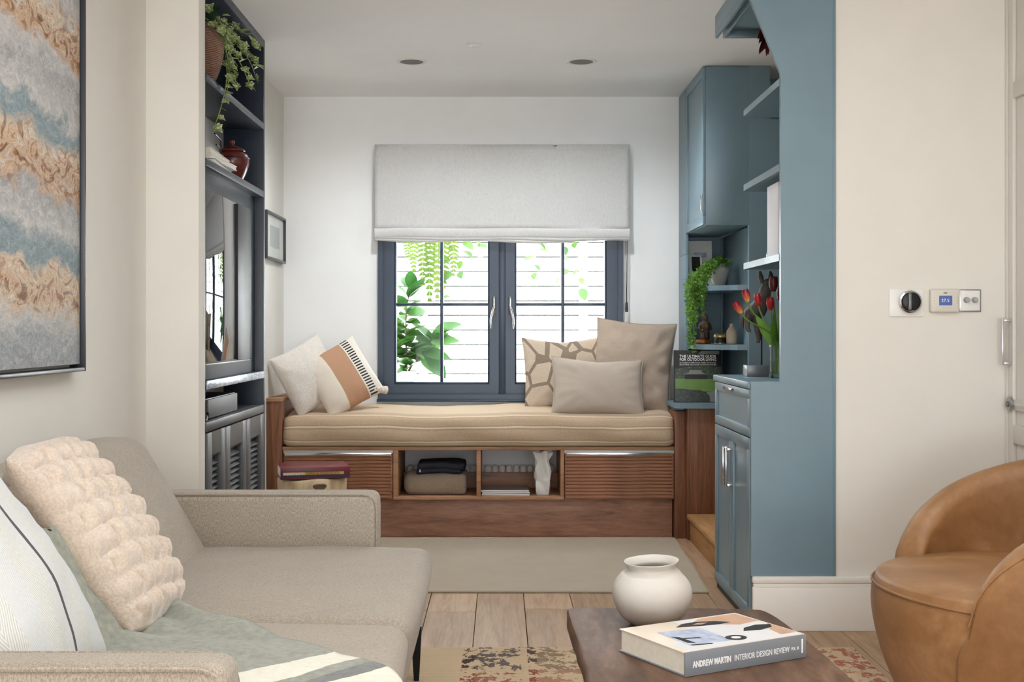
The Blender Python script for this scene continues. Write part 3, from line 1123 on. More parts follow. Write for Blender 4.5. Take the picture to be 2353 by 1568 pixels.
def seat_warp(y0, y1):
    def f(x, y, z):
        u = max(-1, min(1, (x + 0.60) / 0.40))
        v = max(-1, min(1, 2 * (y - y0) / (y1 - y0) - 1))
        if z > 0.36:
            z += 0.022 * (1 - u * u) * (1 - v ** 4) + 0.004 * nz(x, y, 1, 5)
        if x > -0.5:
            k = max(0, (0.44 - z) / 0.29)
            x -= 0.055 * k ** 1.4
            x += 0.012 * (1 - v * v) * (1 - k)
        return (x, y, z)
    return f


for (ya, yb) in ((3.003, 4.047), (2.075, 2.997)):
    MB().rbox(-0.98, -0.215, ya, yb, 0.165, 0.455, 0.05, (10, 10, 4), seat_warp(ya, yb)).build('seat_cushion', 'sofa_seat_fabric', sf, smooth=60)
    pts = [(-0.243 - 0.001, ya + 0.03 + (yb - ya - 0.06) * i / 16, 0.447) for i in range(17)]


def back_warp(y0, y1):
    def f(x, y, z):
        v = 2 * (y - y0) / (y1 - y0) - 1
        x += 0.018 * (1 - v ** 4) * max(0, 1 - abs(z - 0.6) / 0.25) if x > -1.0 else 0
        x -= (z - 0.40) * 0.58
        z -= 0.012 * abs(v) ** 6
        return (x, y, z)
    return f


for (ya, yb) in ((3.06, 4.045), (2.075, 3.05)):
    MB().rbox(-1.055, -0.905, ya, yb, 0.36, 0.815, 0.045, (3, 10, 8), back_warp(ya, yb)).build('back_cushion', 'sofa_fabric', sf, smooth=60)
for (ya, yb, xe) in ((4.05, 4.15, -0.392), (1.965, 2.07, -0.425)):
    MB().rbox(-1.28, xe, ya, yb, 0.15, 0.625, 0.028, (6, 2, 4)).build('arm', 'sofa_fabric', sf, smooth=50)
    for yy in (ya + 0.004, yb - 0.004):
        pts = [(-1.22, yy, 0.619)] + [(xe - 0.05 - (0.7) * (1 - i / 8), yy, 0.619) for i in range(9)]
        pts += [(xe - 0.05 + 0.044 * math.sin(a), yy, 0.575 + 0.044 * math.cos(a)) for a in (0.4, 0.8, 1.2, 1.57)]
        pts += [(xe - 0.006, yy, z) for z in (0.5, 0.4, 0.3, 0.2)]
        MB().tube(pts, 0.0045, 6).build('piping', 'sofa_fabric', sf)
MB().rbox(-1.31, -1.14, 1.97, 4.15, 0.15, 0.70, 0.04, (2, 6, 4)).build('back_frame', 'sofa_fabric', sf)
for (lx, ly) in ((-0.272, 4.09), (-0.272, 2.03), (-1.2, 4.09), (-1.2, 2.03)):
    mb = MB()
    mb.loft([[(lx - a, ly - a, z), (lx + a, ly - a, z), (lx + a, ly + a, z), (lx - a, ly + a, z)] for a, z in ((0.008, 0.012), (0.011, 0.06), (0.017, 0.19))])
    mb.build('leg', 'black_metal', sf)

# pillows on the sofa
def fur(u, v, side):
    k = (v + 1) * 4.2 + 0.22 * math.sin(u * 2.2)
    fr = k - math.floor(k)
    row = math.floor(k)
    d = 0.019 * (math.sin(math.pi * fr) ** 0.6) - 0.010
    c = (u * 1.9 + 0.5 * (row % 2))
    fc = c - math.floor(c)
    tuft = math.exp(-((fc - 0.5) ** 2) / 0.010 - ((fr - 0.5) ** 2) / 0.05)
    d -= 0.022 * tuft
    d += 0.009 * math.sin(2 * math.pi * fc) ** 2 + 0.004 * nz(u * 5, v * 5, side, 3)
    return d


pillow('fur_cushion', 'tufted ivory faux-fur cushion leaning on the sofa back', 0.46, 0.50, 0.15, (-0.765, 2.87, 0.490), (R(-36), 0, R(90)), 'faux_fur', n=72, pin=0.03, disp=fur, wrinkle=0.003, rc=0.5)
pillow('weave_cushion', 'pale grey herringbone cushion with a dark stripe in the sofa corner', 0.46, 0.52, 0.19, (-0.79, 2.31, 0.490), (R(-35), 0, R(90)), 'herringbone_weave', n=34, pin=0.05, wrinkle=0.004, seed=2)

# throw over the near seat
th = thing('wool_throw', 'grey-green wool throw with white stripes spread over the near seat', 'throw', (-0.5, 2.5, 0.47))
ax_, bx_ = Vector((0.77, -0.64)), Vector((0.64, 0.77))
P0 = Vector((-0.93, 3.06))


def throw_pt(u, v):
    s = u * 1.28
    w_ = v * 0.66
    p = P0 + ax_ * s - bx_ * w_
    x, y = p.x, p.y
    over = 0.0
    if y < 2.095:
        over = 2.095 - y
        y = 2.095 + 0.012 * math.sin(over * 60)
    fold_ = 0.016 * math.sin(w_ * 26 + 1.4 * math.sin(s * 4)) * math.exp(-((s - 0.30) / 0.25) ** 2)
    fold_ += 0.012 * math.sin(s * 16 + w_ * 9) * math.exp(-((s - 0.45) / 0.35) ** 2)
    z = 0.492 + abs(fold_) + 0.004 * nz(x, y, 0, 9) + 0.03 * math.exp(-(w_ / 0.03) ** 2) * math.exp(-((s - 0.22) / 0.14) ** 2)
    u_ = max(-1, min(1, (x + 0.6) / 0.4))
    z -= 0.010 * u_ * u_
    if x < -0.80:
        e = min(-0.80 - x, 0.30)
        z += e * 0.82
        x = -0.80 - e * 0.46
    xe = -0.225
    if x > xe:
        e = x - xe
        a = min(e / 0.05, 1.4)
        x = xe + 0.042 * math.sin(a) + 0.004 * math.sin(w_ * 30) - max(0, e - 0.07) * 0.12
        z -= 0.045 * (1 - math.cos(a)) + max(0, e - 0.07) * 0.98
    z += min(over, 0.12) * 0.15
    return (x, y, z)


to = MB().grid(throw_pt, 90, 54).build('cloth', 'throw_wool', th, smooth=80, fixn=False)
sm = to.modifiers.new('thick', 'SOLIDIFY'); sm.thickness = 0.010; sm.offset = 0

# ------------------------------------------------------------------ armchair
CX, CY = 1.525, 3.60
ac = thing('armchair', 'tan leather barrel armchair at the right edge', 'armchair', (CX, CY, 0))
prof = [(0.30, 0.03), (0.345, 0.045), (0.385, 0.12), (0.425, 0.22), (0.447, 0.32), (0.450, 0.385), (0.440, 0.425), (0.42, 0.445), (0.30, 0.460), (0.12, 0.468), (0.001, 0.470)]


def fine(prof, k=3):
    out = []
    n = len(prof)
    for i in range(n - 1):
        p0, p1, p2, p3 = prof[max(i - 1, 0)], prof[i], prof[i + 1], prof[min(i + 2, n - 1)]
        for j in range(k):
            t = j / k
            out.append(tuple(0.5 * (2 * p1[a] + (p2[a] - p0[a]) * t + (2 * p0[a] - 5 * p1[a] + 4 * p2[a] - p3[a]) * t * t + (3 * p1[a] - p0[a] - 3 * p2[a] + p3[a]) * t ** 3) for a in (0, 1)))
    out.append(prof[-1])
    return out


MB().lathe(fine(prof), 72, (CX, CY, 0)).build('seat_body', 'tan_leather', ac, smooth=70)
PHM = 131.0
ROT = R(-2)


def outer_r(z):
    tb = ((0.03, 0.345), (0.10, 0.402), (0.20, 0.445), (0.30, 0.468), (0.40, 0.476), (2.0, 0.488))
    for (z0_, r0_), (z1_, r1_) in zip(tb, tb[1:]):
        if z <= z1_:
            return r0_ + (r1_ - r0_) * max(0, z - z0_) / (z1_ - z0_)
    return 0.488


def shell_ring(ph):
    t = abs(ph) / PHM
    e = math.sqrt(max(0.0, 1 - t ** 2.3))
    top = 0.36 + 0.43 * e ** 0.85
    a = R(ph) + ROT
    thick = 0.095
    ro_b, ro_m, ri = 0.36, 0.475, 0.475 - thick
    pts = []
    # outer side from the floor up
    rc = thick / 2 + 0.004
    zt = max(top - rc, 0.30)
    zl = min(0.40, zt - 0.004)
    for z in (0.03, 0.10, 0.20, 0.28, zl):
        pts.append((outer_r(min(z, zl)), min(z, zl)))
    for i in range(1, 4):
        z = zl + (zt - zl) * i / 3.5
        pts.append((outer_r(z), z))
    # rounded top
    cxr = outer_r(zt) - rc
    for i in range(9):
        b = math.pi * i / 8
        pts.append((cxr + rc * math.cos(b), zt + rc * math.sin(b)))
    for i in range(1, 5):
        pts.append((cxr - rc + 0.006 * math.sin(i), zt - (zt - min(0.36, zt - 0.01)) * i / 4))
    pts += [(0.36, 0.25), (0.33, 0.10), (0.30, 0.03)]
    c, s = math.cos(a), math.sin(a)
    return [(CX + r * c, CY + r * s, z) for r, z in pts], a


def shell(ph0, ph1, n):
    rings = []
    for i in range(n + 1):
        ph = ph0 + (ph1 - ph0) * i / n
        rings.append(shell_ring(ph)[0])
    return rings


def round_end(rings, first):
    """close the end of the arm with a softly rounded nose"""
    base = rings[0] if first else rings[-1]
    sg_ = -1 if first else 1
    out = []
    for k in (1, 2, 3, 4):
        b = k / 4 * math.pi / 2
        ring = []
        for p in base:
            rr = math.hypot(p[0] - CX, p[1] - CY)
            aa = math.atan2(p[1] - CY, p[0] - CX)
            tgt = outer_r(p[2]) - 0.05
            nr = tgt + (rr - tgt) * max(0.15, math.cos(b))
            aa += sg_ * 0.045 / 0.44 * math.sin(b)
            ring.append((CX + nr * math.cos(aa), CY + nr * math.sin(aa), p[2] * (1 - 0.45 * (1 - math.cos(b))) if p[2] > 0.05 else p[2]))
        out.append(ring)
    return out


for (a, b) in ((-PHM, 9.0), (9.0, PHM)):
    n = 40
    rg = shell(a, b, n)
    if a == -PHM:
        rg = round_end(rg, True)[::-1] + rg
    else:
        rg = rg + round_end(rg, False)
    MB().loft(rg).build('wrap_back', 'tan_leather', ac, smooth=60)
seam = []
for i in range(25):
    ph = R(128 + 103 * i / 24) + ROT
    seam.append((CX + 0.447 * math.cos(ph), CY + 0.447 * math.sin(ph), 0.413 + 0.006 * math.sin(i / 24 * math.pi)))
MB().tube(seam, 0.004, 6).build('seat_seam', 'tan_leather', ac)
for ph in (9.0,):
    rg = shell_ring(ph)[0]
    MB().tube([Vector(p) for p in rg[4:22]], 0.003, 6).build('back_seam', 'tan_leather', ac)
pipe = []
for i in range(60):
    ph = 6 - (PHM + 5.6) * i / 59
    rg = shell_ring(max(ph, -PHM))[0]
    q = Vector(rg[9])
    if ph < -PHM:
        dphi = R(ph + PHM)
        q = Vector((CX + (q.x - CX) * math.cos(dphi) - (q.y - CY) * math.sin(dphi), CY + (q.x - CX) * math.sin(dphi) + (q.y - CY) * math.cos(dphi), q.z))
    pipe.append(q)
MB().tube(pipe, 0.0035, 6).build('arm_piping', 'tan_leather', ac)
MB().lathe([(0.27, 0.0), (0.29, 0.005), (0.29, 0.035)], 40, (CX, CY, 0)).build('plinth', 'black', ac)

# ------------------------------------------------------------------ coffee table
ct = thing('coffee_table', 'low coffee table with a dark live-edge slab top', 'coffee table', (0.45, 2.8, 0))
outl = [(0.180, 3.40), (0.20, 3.412), (0.32, 3.41), (0.45, 3.405), (0.60, 3.40), (0.675, 3.39), (0.71, 3.36), (0.735, 3.20), (0.755, 2.95), (0.765, 2.7), (0.77, 2.45), (0.76, 2.25), (0.74, 2.23), (0.60, 2.22), (0.40, 2.23), (0.22, 2.22), (0.195, 2.24), (0.185, 2.5), (0.182, 2.7), (0.180, 2.9), (0.176, 3.1), (0.174, 3.30), (0.174, 3.385)]
fo = []
for i in range(len(outl)):
    p0, p1, p2, p3 = outl[i - 1], outl[i], outl[(i + 1) % len(outl)], outl[(i + 2) % len(outl)]
    for j in range(4):
        t = j / 4
        q = [0.5 * (2 * p1[a] + (p2[a] - p0[a]) * t + (2 * p0[a] - 5 * p1[a] + 4 * p2[a] - p3[a]) * t * t + (3 * p1[a] - p0[a] - 3 * p2[a] + p3[a]) * t ** 3) for a in (0, 1)]
        q[0] += 0.004 * nz(q[0], q[1], 0, 12)
        q[1] += 0.003 * nz(q[0], q[1], 4, 12)
        fo.append(q)
cx0, cy0 = 0.46, 2.8


def tring(inset, z, j):
    out = []
    for (x_, y_) in fo:
        d = Vector((x_ - cx0, y_ - cy0))
        L = d.length
        d = d * (1 - (inset + j * abs(nz(x_, y_, z * 8, 6))) / L)
        out.append((cx0 + d.x, cy0 + d.y, z))
    return out


MB().loft([tring(0.030, 0.335, 0.02), tring(0.012, 0.345, 0.015), tring(0.0, 0.368, 0.012), tring(0.004, 0.392, 0.008), tring(0.014, 0.400, 0.0)]).build('slab_top', 'table_wood', ct, smooth=50)
for yy in (2.42, 3.14):
    BX('trestle_leg', 'table_wood', ct, 0.27, 0.66, yy - 0.04, yy + 0.04, 0.012, 0.336, 0.01)

# ------------------------------------------------------------------ window bench
bn = thing('window_bench', 'walnut window bench with open cubbies and ribbed drawers', 'bench', (-0.13, 7.2, 0))
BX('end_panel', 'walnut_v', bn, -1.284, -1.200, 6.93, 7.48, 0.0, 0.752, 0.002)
BX('end_cap', 'walnut_edge', bn, -1.285, -1.196, 6.925, 7.48, 0.752, 0.772, 0.003)
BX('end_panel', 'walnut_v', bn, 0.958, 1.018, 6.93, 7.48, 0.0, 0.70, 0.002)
BX('seat_board', 'walnut_edge', bn, -1.198, 0.956, 6.935, 7.48, 0.485, 0.503, 0.002)
BX('base_board', 'walnut_edge', bn, -0.590, 0.350, 6.935, 7.44, 0.212, 0.229, 0.002)
for (a, b) in ((-0.590, -0.562), (-0.132, -0.108), (0.330, 0.350)):
    BX('divider', 'walnut_edge', bn, a, b, 6.937, 7.44, 0.229, 0.485, 0.002)
BX('plinth', 'walnut_plinth', bn, -1.198, 0.950, 6.985, 7.01, 0.0, 0.212, 0.001)
BX('back_rail', 'walnut_plinth', bn, -0.562, 0.330, 7.33, 7.35, 0.229, 0.318, 0.001)
slat = MB().prism([(0.0, 0.0), (0.0, 0.0185), (-0.0055, 0.0150), (-0.0055, 0.0045)], 'x', 0, 0.588).mesh('slat', 'walnut')
for (xa, lab) in ((-1.190, 'left'), (0.358, 'right')):
    dw = BX('drawer', 'walnut', bn, xa - 0.004, xa + 0.596, 6.945, 7.40, 0.216, 0.466, 0.001)
    for k in range(13):
        inst('slat', slat, dw, (xa, 6.945, 0.2185 + k * 0.0189))
    BX('drawer_edge', 'white_plastic', dw, xa - 0.006, xa + 0.598, 6.950, 7.38, 0.466, 0.484, 0.001)
    MB().box(xa + 0.004, xa + 0.590, 6.936, 6.952, 0.466, 0.471, 0.001).box(xa + 0.004, xa + 0.590, 6.934, 6.937, 0.455, 0.471, 0.001).build('grip_rail', 'chrome', dw, label='bright metal grip rail')
# radiator behind the cubbies
rd = thing('radiator', 'white panel radiator showing its fluted top inside the cubbies', 'radiator', (-0.1, 7.43, 0.1))
BX('body', 'trim_white', rd, -0.55, 0.32, 7.42, 7.46, 0.1, 0.335, 0.004)
fin = MB().lathe([(0.019, -0.2), (0.019, 0.0), (0.015, 0.010), (0.008, 0.015), (0.001, 0.016)], 12).mesh('flute', 'trim_white')
for k in range(21):
    inst('flute', fin, rd, (-0.53 + k * 0.0415, 7.405, 0.338), world=True)

# mattress cushion
cu = thing('bench_cushion', 'long striped beige mattress cushion on the window bench', 'cushion', (-0.12, 7.2, 0.503))
profc = []
y0, y1, z0, z1, rr = 6.925, 7.475, 0.504, 0.672, 0.045
for i in range(5):
    a = math.pi * (1.5 - 0.5 * i / 4)
    profc.append((y0 + 0.02 + 0.02 * math.cos(a), z0 + 0.02 + 0.02 * math.sin(a)))
for i in range(1, 5):
    profc.append((y0 - 0.010 * math.sin(i / 5 * math.pi), z0 + 0.02 + (z1 - rr - z0 - 0.02) * i / 5))
for i in range(7):
    a = math.pi * (1 - 0.5 * i / 6)
    profc.append((y0 + rr + rr * math.cos(a), z1 - rr + rr * math.sin(a)))
for i in range(1, 9):
    profc.append((y0 + rr + (y1 - rr - y0 - 0.02) * i / 8, z1 + 0.010 * math.sin(i / 8 * math.pi) + 0.034 * i / 8))
for i in range(1, 5):
    a = math.pi * (0.5 - 0.5 * i / 4)
    profc.append((y1 - 0.02 + 0.02 * math.cos(a), z1 + 0.014 + 0.02 * math.sin(a)))
profc.append((y1, z0 + 0.01))
arc = [0.0]
for i in range(1, len(profc)):
    arc.append(arc[-1] + math.hypot(profc[i][0] - profc[i - 1][0], profc[i][1] - profc[i - 1][1]))
NXc = 90
vs_, uv_, fs_ = [], [], []
xs0, xs1 = -1.195, 0.953
for i in range(NXc + 1):
    u = i / NXc
    xx = xs0 + (xs1 - xs0) * u
    end = min(u, 1 - u) * (xs1 - xs0)
    k = 1.0 if end > 0.05 else math.sin(math.pi / 2 * (0.25 + 0.75 * end / 0.05))
    for j, (yy, zz) in enumerate(profc):
        f = (zz - z0) / (z1 - z0)
        wz = 0.006 * math.sin(xx * 6.0 + 0.6) * f + 0.004 * nz(xx, zz, 0, 7)
        wy = 0.007 * nz(xx, zz * 2, 3, 6) + 0.004 * math.sin(xx * 9 + zz * 30)
        vs_.append((xx, 7.2 + (yy - 7.2) * (0.86 + 0.14 * k) + wy * (1 if yy < 7.3 else 0.1), 0.588 + (zz - 0.588) * (0.80 + 0.20 * k) + wz * (0 if zz < 0.52 else 1)))
        uv_.append((u, arc[j] / arc[-1]))
m_ = len(profc)
for i in range(NXc):
    for j in range(m_ - 1):
        a = i * m_ + j
        fs_.append((a, a + m_, a + m_ + 1, a + 1))
fs_.append(tuple(range(m_)))
fs_.append(tuple(range(NXc * m_, (NXc + 1) * m_))[::-1])
MB().add(vs_, fs_, uv_).build('mattress', 'bench_cushion', cu, smooth=70)

# pillows on the bench
ZC = 0.690
g = 'cushions on the window bench'
pillow('bench_pillow', 'fluffy white cushion leaning in the left bench corner', 0.36, 0.37, 0.17, (-0.995, 7.11, ZC + 0.035), (R(-14), R(-24), R(44)), 'fleece', g, pin=0.06, wrinkle=0.006, seed=4)
bp = pillow('bench_pillow', 'tan and white cushion with a black striped edge and tassels', 0.37, 0.37, 0.15, (-0.795, 7.10, ZC + 0.03), (R(-20), R(-26), R(30)), 'banded_cotton', g, pin=0.05, wrinkle=0.005, seed=5)


def tassel(parent, loc, rot, s=1.0):
    mb = MB()
    mb.lathe([(0.004, 0.075), (0.011, 0.07), (0.012, 0.06), (0.007, 0.052), (0.012, 0.045), (0.017, 0.02), (0.019, 0.0), (0.005, -0.004)], 14, wob=lambda r, z, a: (r * (1 + 0.22 * math.sin(a * 7) * (1 if z < 0.05 else 0)), z))
    o = inst('tassel', mb.mesh('tassel', 'tassel_cotton', 60), parent, loc, rot, (s, s, s))
    return o


tassel(bp, (0.185, -0.01, 0.0), (R(10), R(-60), 0), 1.25)
tassel(bp, (-0.18, -0.015, 0.30), (R(14), R(24), 0), 1.2)
pillow('bench_pillow', 'patterned cushion of pale shapes on taupe by the window', 0.46, 0.43, 0.13, (0.365, 7.28, ZC - 0.002), (R(-15), R(0), R(8)), 'geo_linen', g, pin=0.06, wrinkle=0.005, seed=6, sag=0.02)
pillow('bench_pillow', 'large plain taupe linen cushion in the right bench corner', 0.46, 0.54, 0.18, (0.735, 7.21, ZC - 0.012), (R(-15), R(5), R(-6)), 'taupe_linen', g, pin=0.07, wrinkle=0.015, seed=7, piping='taupe_linen')
pillow('bench_pillow', 'small oblong taupe cushion in front of the patterned one', 0.52, 0.335, 0.13, (0.545, 7.05, ZC - 0.018), (R(-20), R(2), R(3)), 'taupe_cotton', g, pin=0.06, wrinkle=0.006, seed=8, piping='taupe_cotton', sag=0.02)

# rugs
def rug(name, label, mat, pts, z0, z1, cell=0.06):
    r_ = thing(name, label, 'rug', (sum(p[0] for p in pts) / 4, sum(p[1] for p in pts) / 4, z0))
    A, B, C, D = [Vector((p[0], p[1], 0)) for p in pts]

    def top(u, v):
        p = (A * (1 - u) + B * u) * (1 - v) + (D * (1 - u) + C * u) * v
        e = min(u, 1 - u, v, 1 - v)
        x = p.x + 0.004 * nz(p.x, p.y, 0, 9) + 0.006 * nz(p.x, p.y, 5, 2)
        y = p.y + 0.004 * nz(p.x, p.y, 3, 9)
        return (x, y, z1 - (0.003 if e < 0.001 else 0) + 0.0008 * nz(x, y, 1, 6))
    nu, nv = 44, 30
    mb = MB().grid(top, nu, nv)
    # skirt
    ring = [i for i in range(nu + 1)] + [j * (nu + 1) + nu for j in range(1, nv + 1)] + [nv * (nu + 1) + i for i in range(nu - 1, -1, -1)] + [j * (nu + 1) for j in range(nv - 1, 0, -1)]
    b = len(mb.v)
    for i in ring:
        mb.v.append((mb.v[i][0], mb.v[i][1], z0))
    n = len(ring)
    for i in range(n):
        mb.f.append((ring[i], b + i, b + (i + 1) % n, ring[(i + 1) % n]))
    mb.f.append(tuple(range(b, b + n)))
    mb.build('pile', mat, r_, smooth=50)
    return r_, ring, mb


r1, rg1, mb1 = rug('linen_rug', 'plain greige rug in front of the window bench', 'linen_rug', [(-0.98, 5.505), (0.905, 5.495), (0.952, 6.90), (-0.98, 6.90)], 0.0005, 0.010)
MB().tube([(mb1.v[i][0], mb1.v[i][1], 0.0065) for i in rg1], 0.005, 6, closed=True).build('bound_edge', 'linen_rug', r1)
rug('patterned_rug', 'worn patterned wool rug in beige, navy and red under the coffee table', 'persian_wool', [(-0.95, 1.6), (1.28, 1.6), (1.262, 4.53), (-0.95, 4.53)], 0.0005, 0.011)
# ------------------------------------------------------------------ navy shelving unit (left)
XF, XK = -1.125, -1.322
su = thing('shelving_unit', 'tall navy built-in shelving with louvred doors', 'shelving', (-1.22, 5.42, 0))
BX('side_panel', 'navy_paint', su, XK, XF, 5.998, 6.028, 0, 2.528, 0.002)
BX('side_panel', 'navy_paint', su, XK, XF - 0.004, 4.804, 4.83, 0, 2.528, 0.002)
BX('top_panel', 'navy_paint', su, XK, XF, 4.83, 5.998, 2.490, 2.528, 0.002)
BX('shelf', 'navy_paint', su, XK, XF, 4.83, 5.998, 2.100, 2.130, 0.002)
BX('shelf', 'navy_paint', su, XK, XF, 4.83, 5.998, 1.777, 1.807, 0.002)
BX('back_panel', 'navy_paint', su, XK - 0.004, XK + 0.006, 4.83, 5.998, 2.13, 2.49, 0)
BX('back_panel', 'grey_back', su, XK - 0.004, XK + 0.006, 4.83, 5.998, 1.807, 2.10, 0)
BX('media_panel', 'navy_paint', su, XK + 0.006, -1.168, 4.83, 5.998, 0.951, 1.777, 0.001)
ms = BX('media_shelf', 'navy_paint', su, XK, XF - 0.002, 4.83, 5.998, 0.920, 0.951, 0.002)
BX('edge_strip', 'shelf_edge', ms, XF - 0.002, XF + 0.004, 4.83, 5.998, 0.919, 0.952, 0.001, label='shiny marbled strip on the front edge of the shelf')
BX('back_panel', 'grey_back', su, XK - 0.004, XK + 0.006, 4.83, 5.998, 0.79, 0.92, 0)
BX('cabinet_top', 'louvre_paint', su, XK, XF, 4.83, 5.998, 0.755, 0.792, 0.002)
BX('carcass', 'black', su, XK, XF - 0.05, 4.83, 5.998, 0.0, 0.75, 0)
lv = MB().box(-0.018, 0.018, 0.0, 1.0, -0.003, 0.003).mesh('slat', 'louvre_paint', 0)
for (ya, yb) in ((4.835, 5.160), (5.166, 5.583), (5.589, 5.994)):
    mb = MB()
    xo, xi = XF + 0.002, XF - 0.030
    sw = 0.085
    dr = BX('door', 'louvre_paint', su, xi - 0.012, xi - 0.008, ya, yb, 0.03, 0.75, 0)
    BX('stile', 'louvre_paint', dr, xi, xo, ya, ya + sw, 0.03, 0.75, 0.003)
    BX('stile', 'louvre_paint', dr, xi, xo, yb - sw, yb, 0.03, 0.75, 0.003)
    # deep top rail, bevelled back to the louvres
    MB().prism([(xo, 0.75), (xo, 0.735), (xi + 0.004, 0.645), (xi, 0.645), (xi, 0.75)], 'y', ya + sw, yb - sw)
    m2 = MB()
    pts = [(xi, 0.75), (xo, 0.75), (xo, 0.66), (xi + 0.006, 0.64), (xi, 0.64)]
    m2.add([(px_, yy, pz_) for yy in (ya + sw, yb - sw) for (px_, pz_) in pts], [(0, 1, 2, 3, 4), (9, 8, 7, 6, 5)] + [(i, (i + 1) % 5, 5 + (i + 1) % 5, 5 + i) for i in range(5)])
    m2.build('top_rail', 'louvre_paint', dr)
    BX('bottom_rail', 'louvre_paint', dr, xi, xo, ya + sw, yb - sw, 0.03, 0.12, 0.003)
    L = yb - ya - 2 * sw
    for k in range(21):
        inst('slat', lv, dr, (xi + 0.006, ya + sw, 0.135 + k * 0.0245), (0, R(35), 0), (1, L, 1), world=False)

tv = thing('television', 'wall-mounted television reflecting the window', 'television', (-1.15, 5.1, 1.01))
BX('case', 'black', tv, -1.168, -1.134, 4.833, 5.700, 1.010, 1.695, 0.003)
BX('screen', 'tv_screen', tv, -1.134, -1.130, 4.838, 5.430, 1.022, 1.690, 0.0005)
BX('dark_reflection_strip', 'black', tv, -1.134, -1.129, 5.430, 5.694, 1.017, 1.692, 0.001)  # black strip over the screen end, standing in for its dark reflection
BX('bezel', 'steel_grey', tv, -1.134, -1.127, 5.694, 5.700, 1.010, 1.695, 0.001)
BX('bezel', 'steel_grey', tv, -1.134, -1.128, 4.838, 5.694, 1.010, 1.016, 0.001)

bxx = thing('media_box', 'dark grey fabric-fronted speaker box in the low niche', 'speaker', (-1.21, 5.2, 0.792))
BX('case', 'black', bxx, -1.285, -1.160, 4.88, 5.52, 0.7925, 0.876, 0.004)
BX('grille', 'grey_box', bxx, -1.160, -1.150, 4.97, 5.516, 0.797, 0.872, 0.002)
cbl = thing('cable', 'short black cable with a bright connector beside the speaker box', 'cable', (-1.15, 4.86, 0.792))
MB().tube(bez((-1.17, 4.85, 0.80), (-1.145, 4.87, 0.83), (-1.14, 4.92, 0.82), (-1.135, 4.86, 0.796), 10), 0.005, 8).build('lead', 'black', cbl)
MB().tube([(-1.14, 4.905, 0.822), (-1.139, 4.915, 0.815)], 0.007, 8).build('connector', 'chrome', cbl)

# brown clay pot with ivy, top shelf
pc = Vector((-1.21, 5.02, 2.1305))
pot = thing('ivy_pot', 'ribbed brown clay pot holding trailing variegated ivy on the top shelf', 'plant', pc)
MB().lathe(fine([(0.055, 0.0), (0.07, 0.005), (0.092, 0.05), (0.108, 0.12), (0.104, 0.165), (0.085, 0.205), (0.066, 0.222), (0.062, 0.232), (0.056, 0.232), (0.054, 0.20), (0.001, 0.19)]), 40, pc).build('pot', 'basket_clay', pot)


def ivy_leaf(name, mat):
    pts = [(0, 0), (0.10, -0.42), (0.30, -0.36), (0.42, -0.52), (0.62, -0.24), (1.0, 0), (0.62, 0.24), (0.42, 0.52), (0.30, 0.36), (0.10, 0.42)]
    vs = [(x * 0.05, y * 0.05, 0.010 * abs(y) - 0.008 * x * x) for x, y in pts] + [(0.022, 0, -0.002)]
    n = len(pts)
    return MB().add(vs, [(i, (i + 1) % n, n) for i in range(n)]).mesh(name, mat, 60, False)


ivm = ivy_leaf('leaf', 'leaf_ivy')
rv = random.Random(11)
top = pc + Vector((0.02, 0.02, 0.23))
vines = [
    [top, (-1.12, 5.10, 2.36), (-1.07, 5.22, 2.26), (-1.05, 5.30, 2.17)],
    [top, (-1.13, 5.06, 2.38), (-1.09, 5.14, 2.28), (-1.085, 5.17, 2.16)],
    [top, (-1.10, 5.20, 2.33), (-1.10, 5.16, 2.16), (-1.108, 4.90, 1.945)],
    [top, (-1.11, 5.14, 2.34), (-1.09, 5.16, 2.22), (-1.10, 5.04, 2.07)],
    [top, (-1.12, 5.20, 2.42), (-1.07, 5.38, 2.42), (-1.06, 5.46, 2.38)],
    [top, (-1.11, 5.20, 2.38), (-1.07, 5.40, 2.33), (-1.065, 5.50, 2.24)],
    [top, (-1.10, 5.14, 2.37), (-1.06, 5.24, 2.33), (-1.03, 5.34, 2.27)],
    [top, (-1.14, 5.10, 2.40), (-1.11, 5.16, 2.36), (-1.07, 5.24, 2.30)],
    [top, (-1.16, 5.04, 2.40), (-1.12, 5.08, 2.36), (-1.10, 5.10, 2.24)],
]
for vi, vn in enumerate(vines):
    pl = bez(*vn, n=16)
    MB().tube(pl, 0.0018, 5).build('stem', 'stem_pale', pot)
    for k in range(1, 17):
        for rep in range(2 if k < 11 else 1):
            if vi in (2, 3) and 5 < k < 8 and rep:
                continue
            p = pl[k]
            d = Vector((rv.uniform(0.1, 1), rv.uniform(-0.7, 0.8), rv.uniform(-0.9, 0.35)))
            s = rv.uniform(0.55, 0.95)
            inst('leaf', ivm, pot, p, aim(d, rv.uniform(-0.8, 0.8)), (s, s, s), world=True)
for k in range(26):
    p = top + Vector((rv.uniform(-0.03, 0.09), rv.uniform(-0.06, 0.12), rv.uniform(-0.05, 0.06)))
    s = rv.uniform(0.7, 1.15)
    inst('leaf', ivm, pot, p, aim((rv.uniform(0.2, 1), rv.uniform(-0.5, 0.7), rv.uniform(-0.5, 0.7)), rv.uniform(-0.8, 0.8)), (s, s, s), world=True)
big = ivy_leaf('leaf', 'leaf_dark')
inst('leaf', big, pot, top + Vector((0.02, 0.0, 0.02)), aim((0.5, 0.25, 0.9), 0.6), (1.7, 1.9, 1.7), world=True)

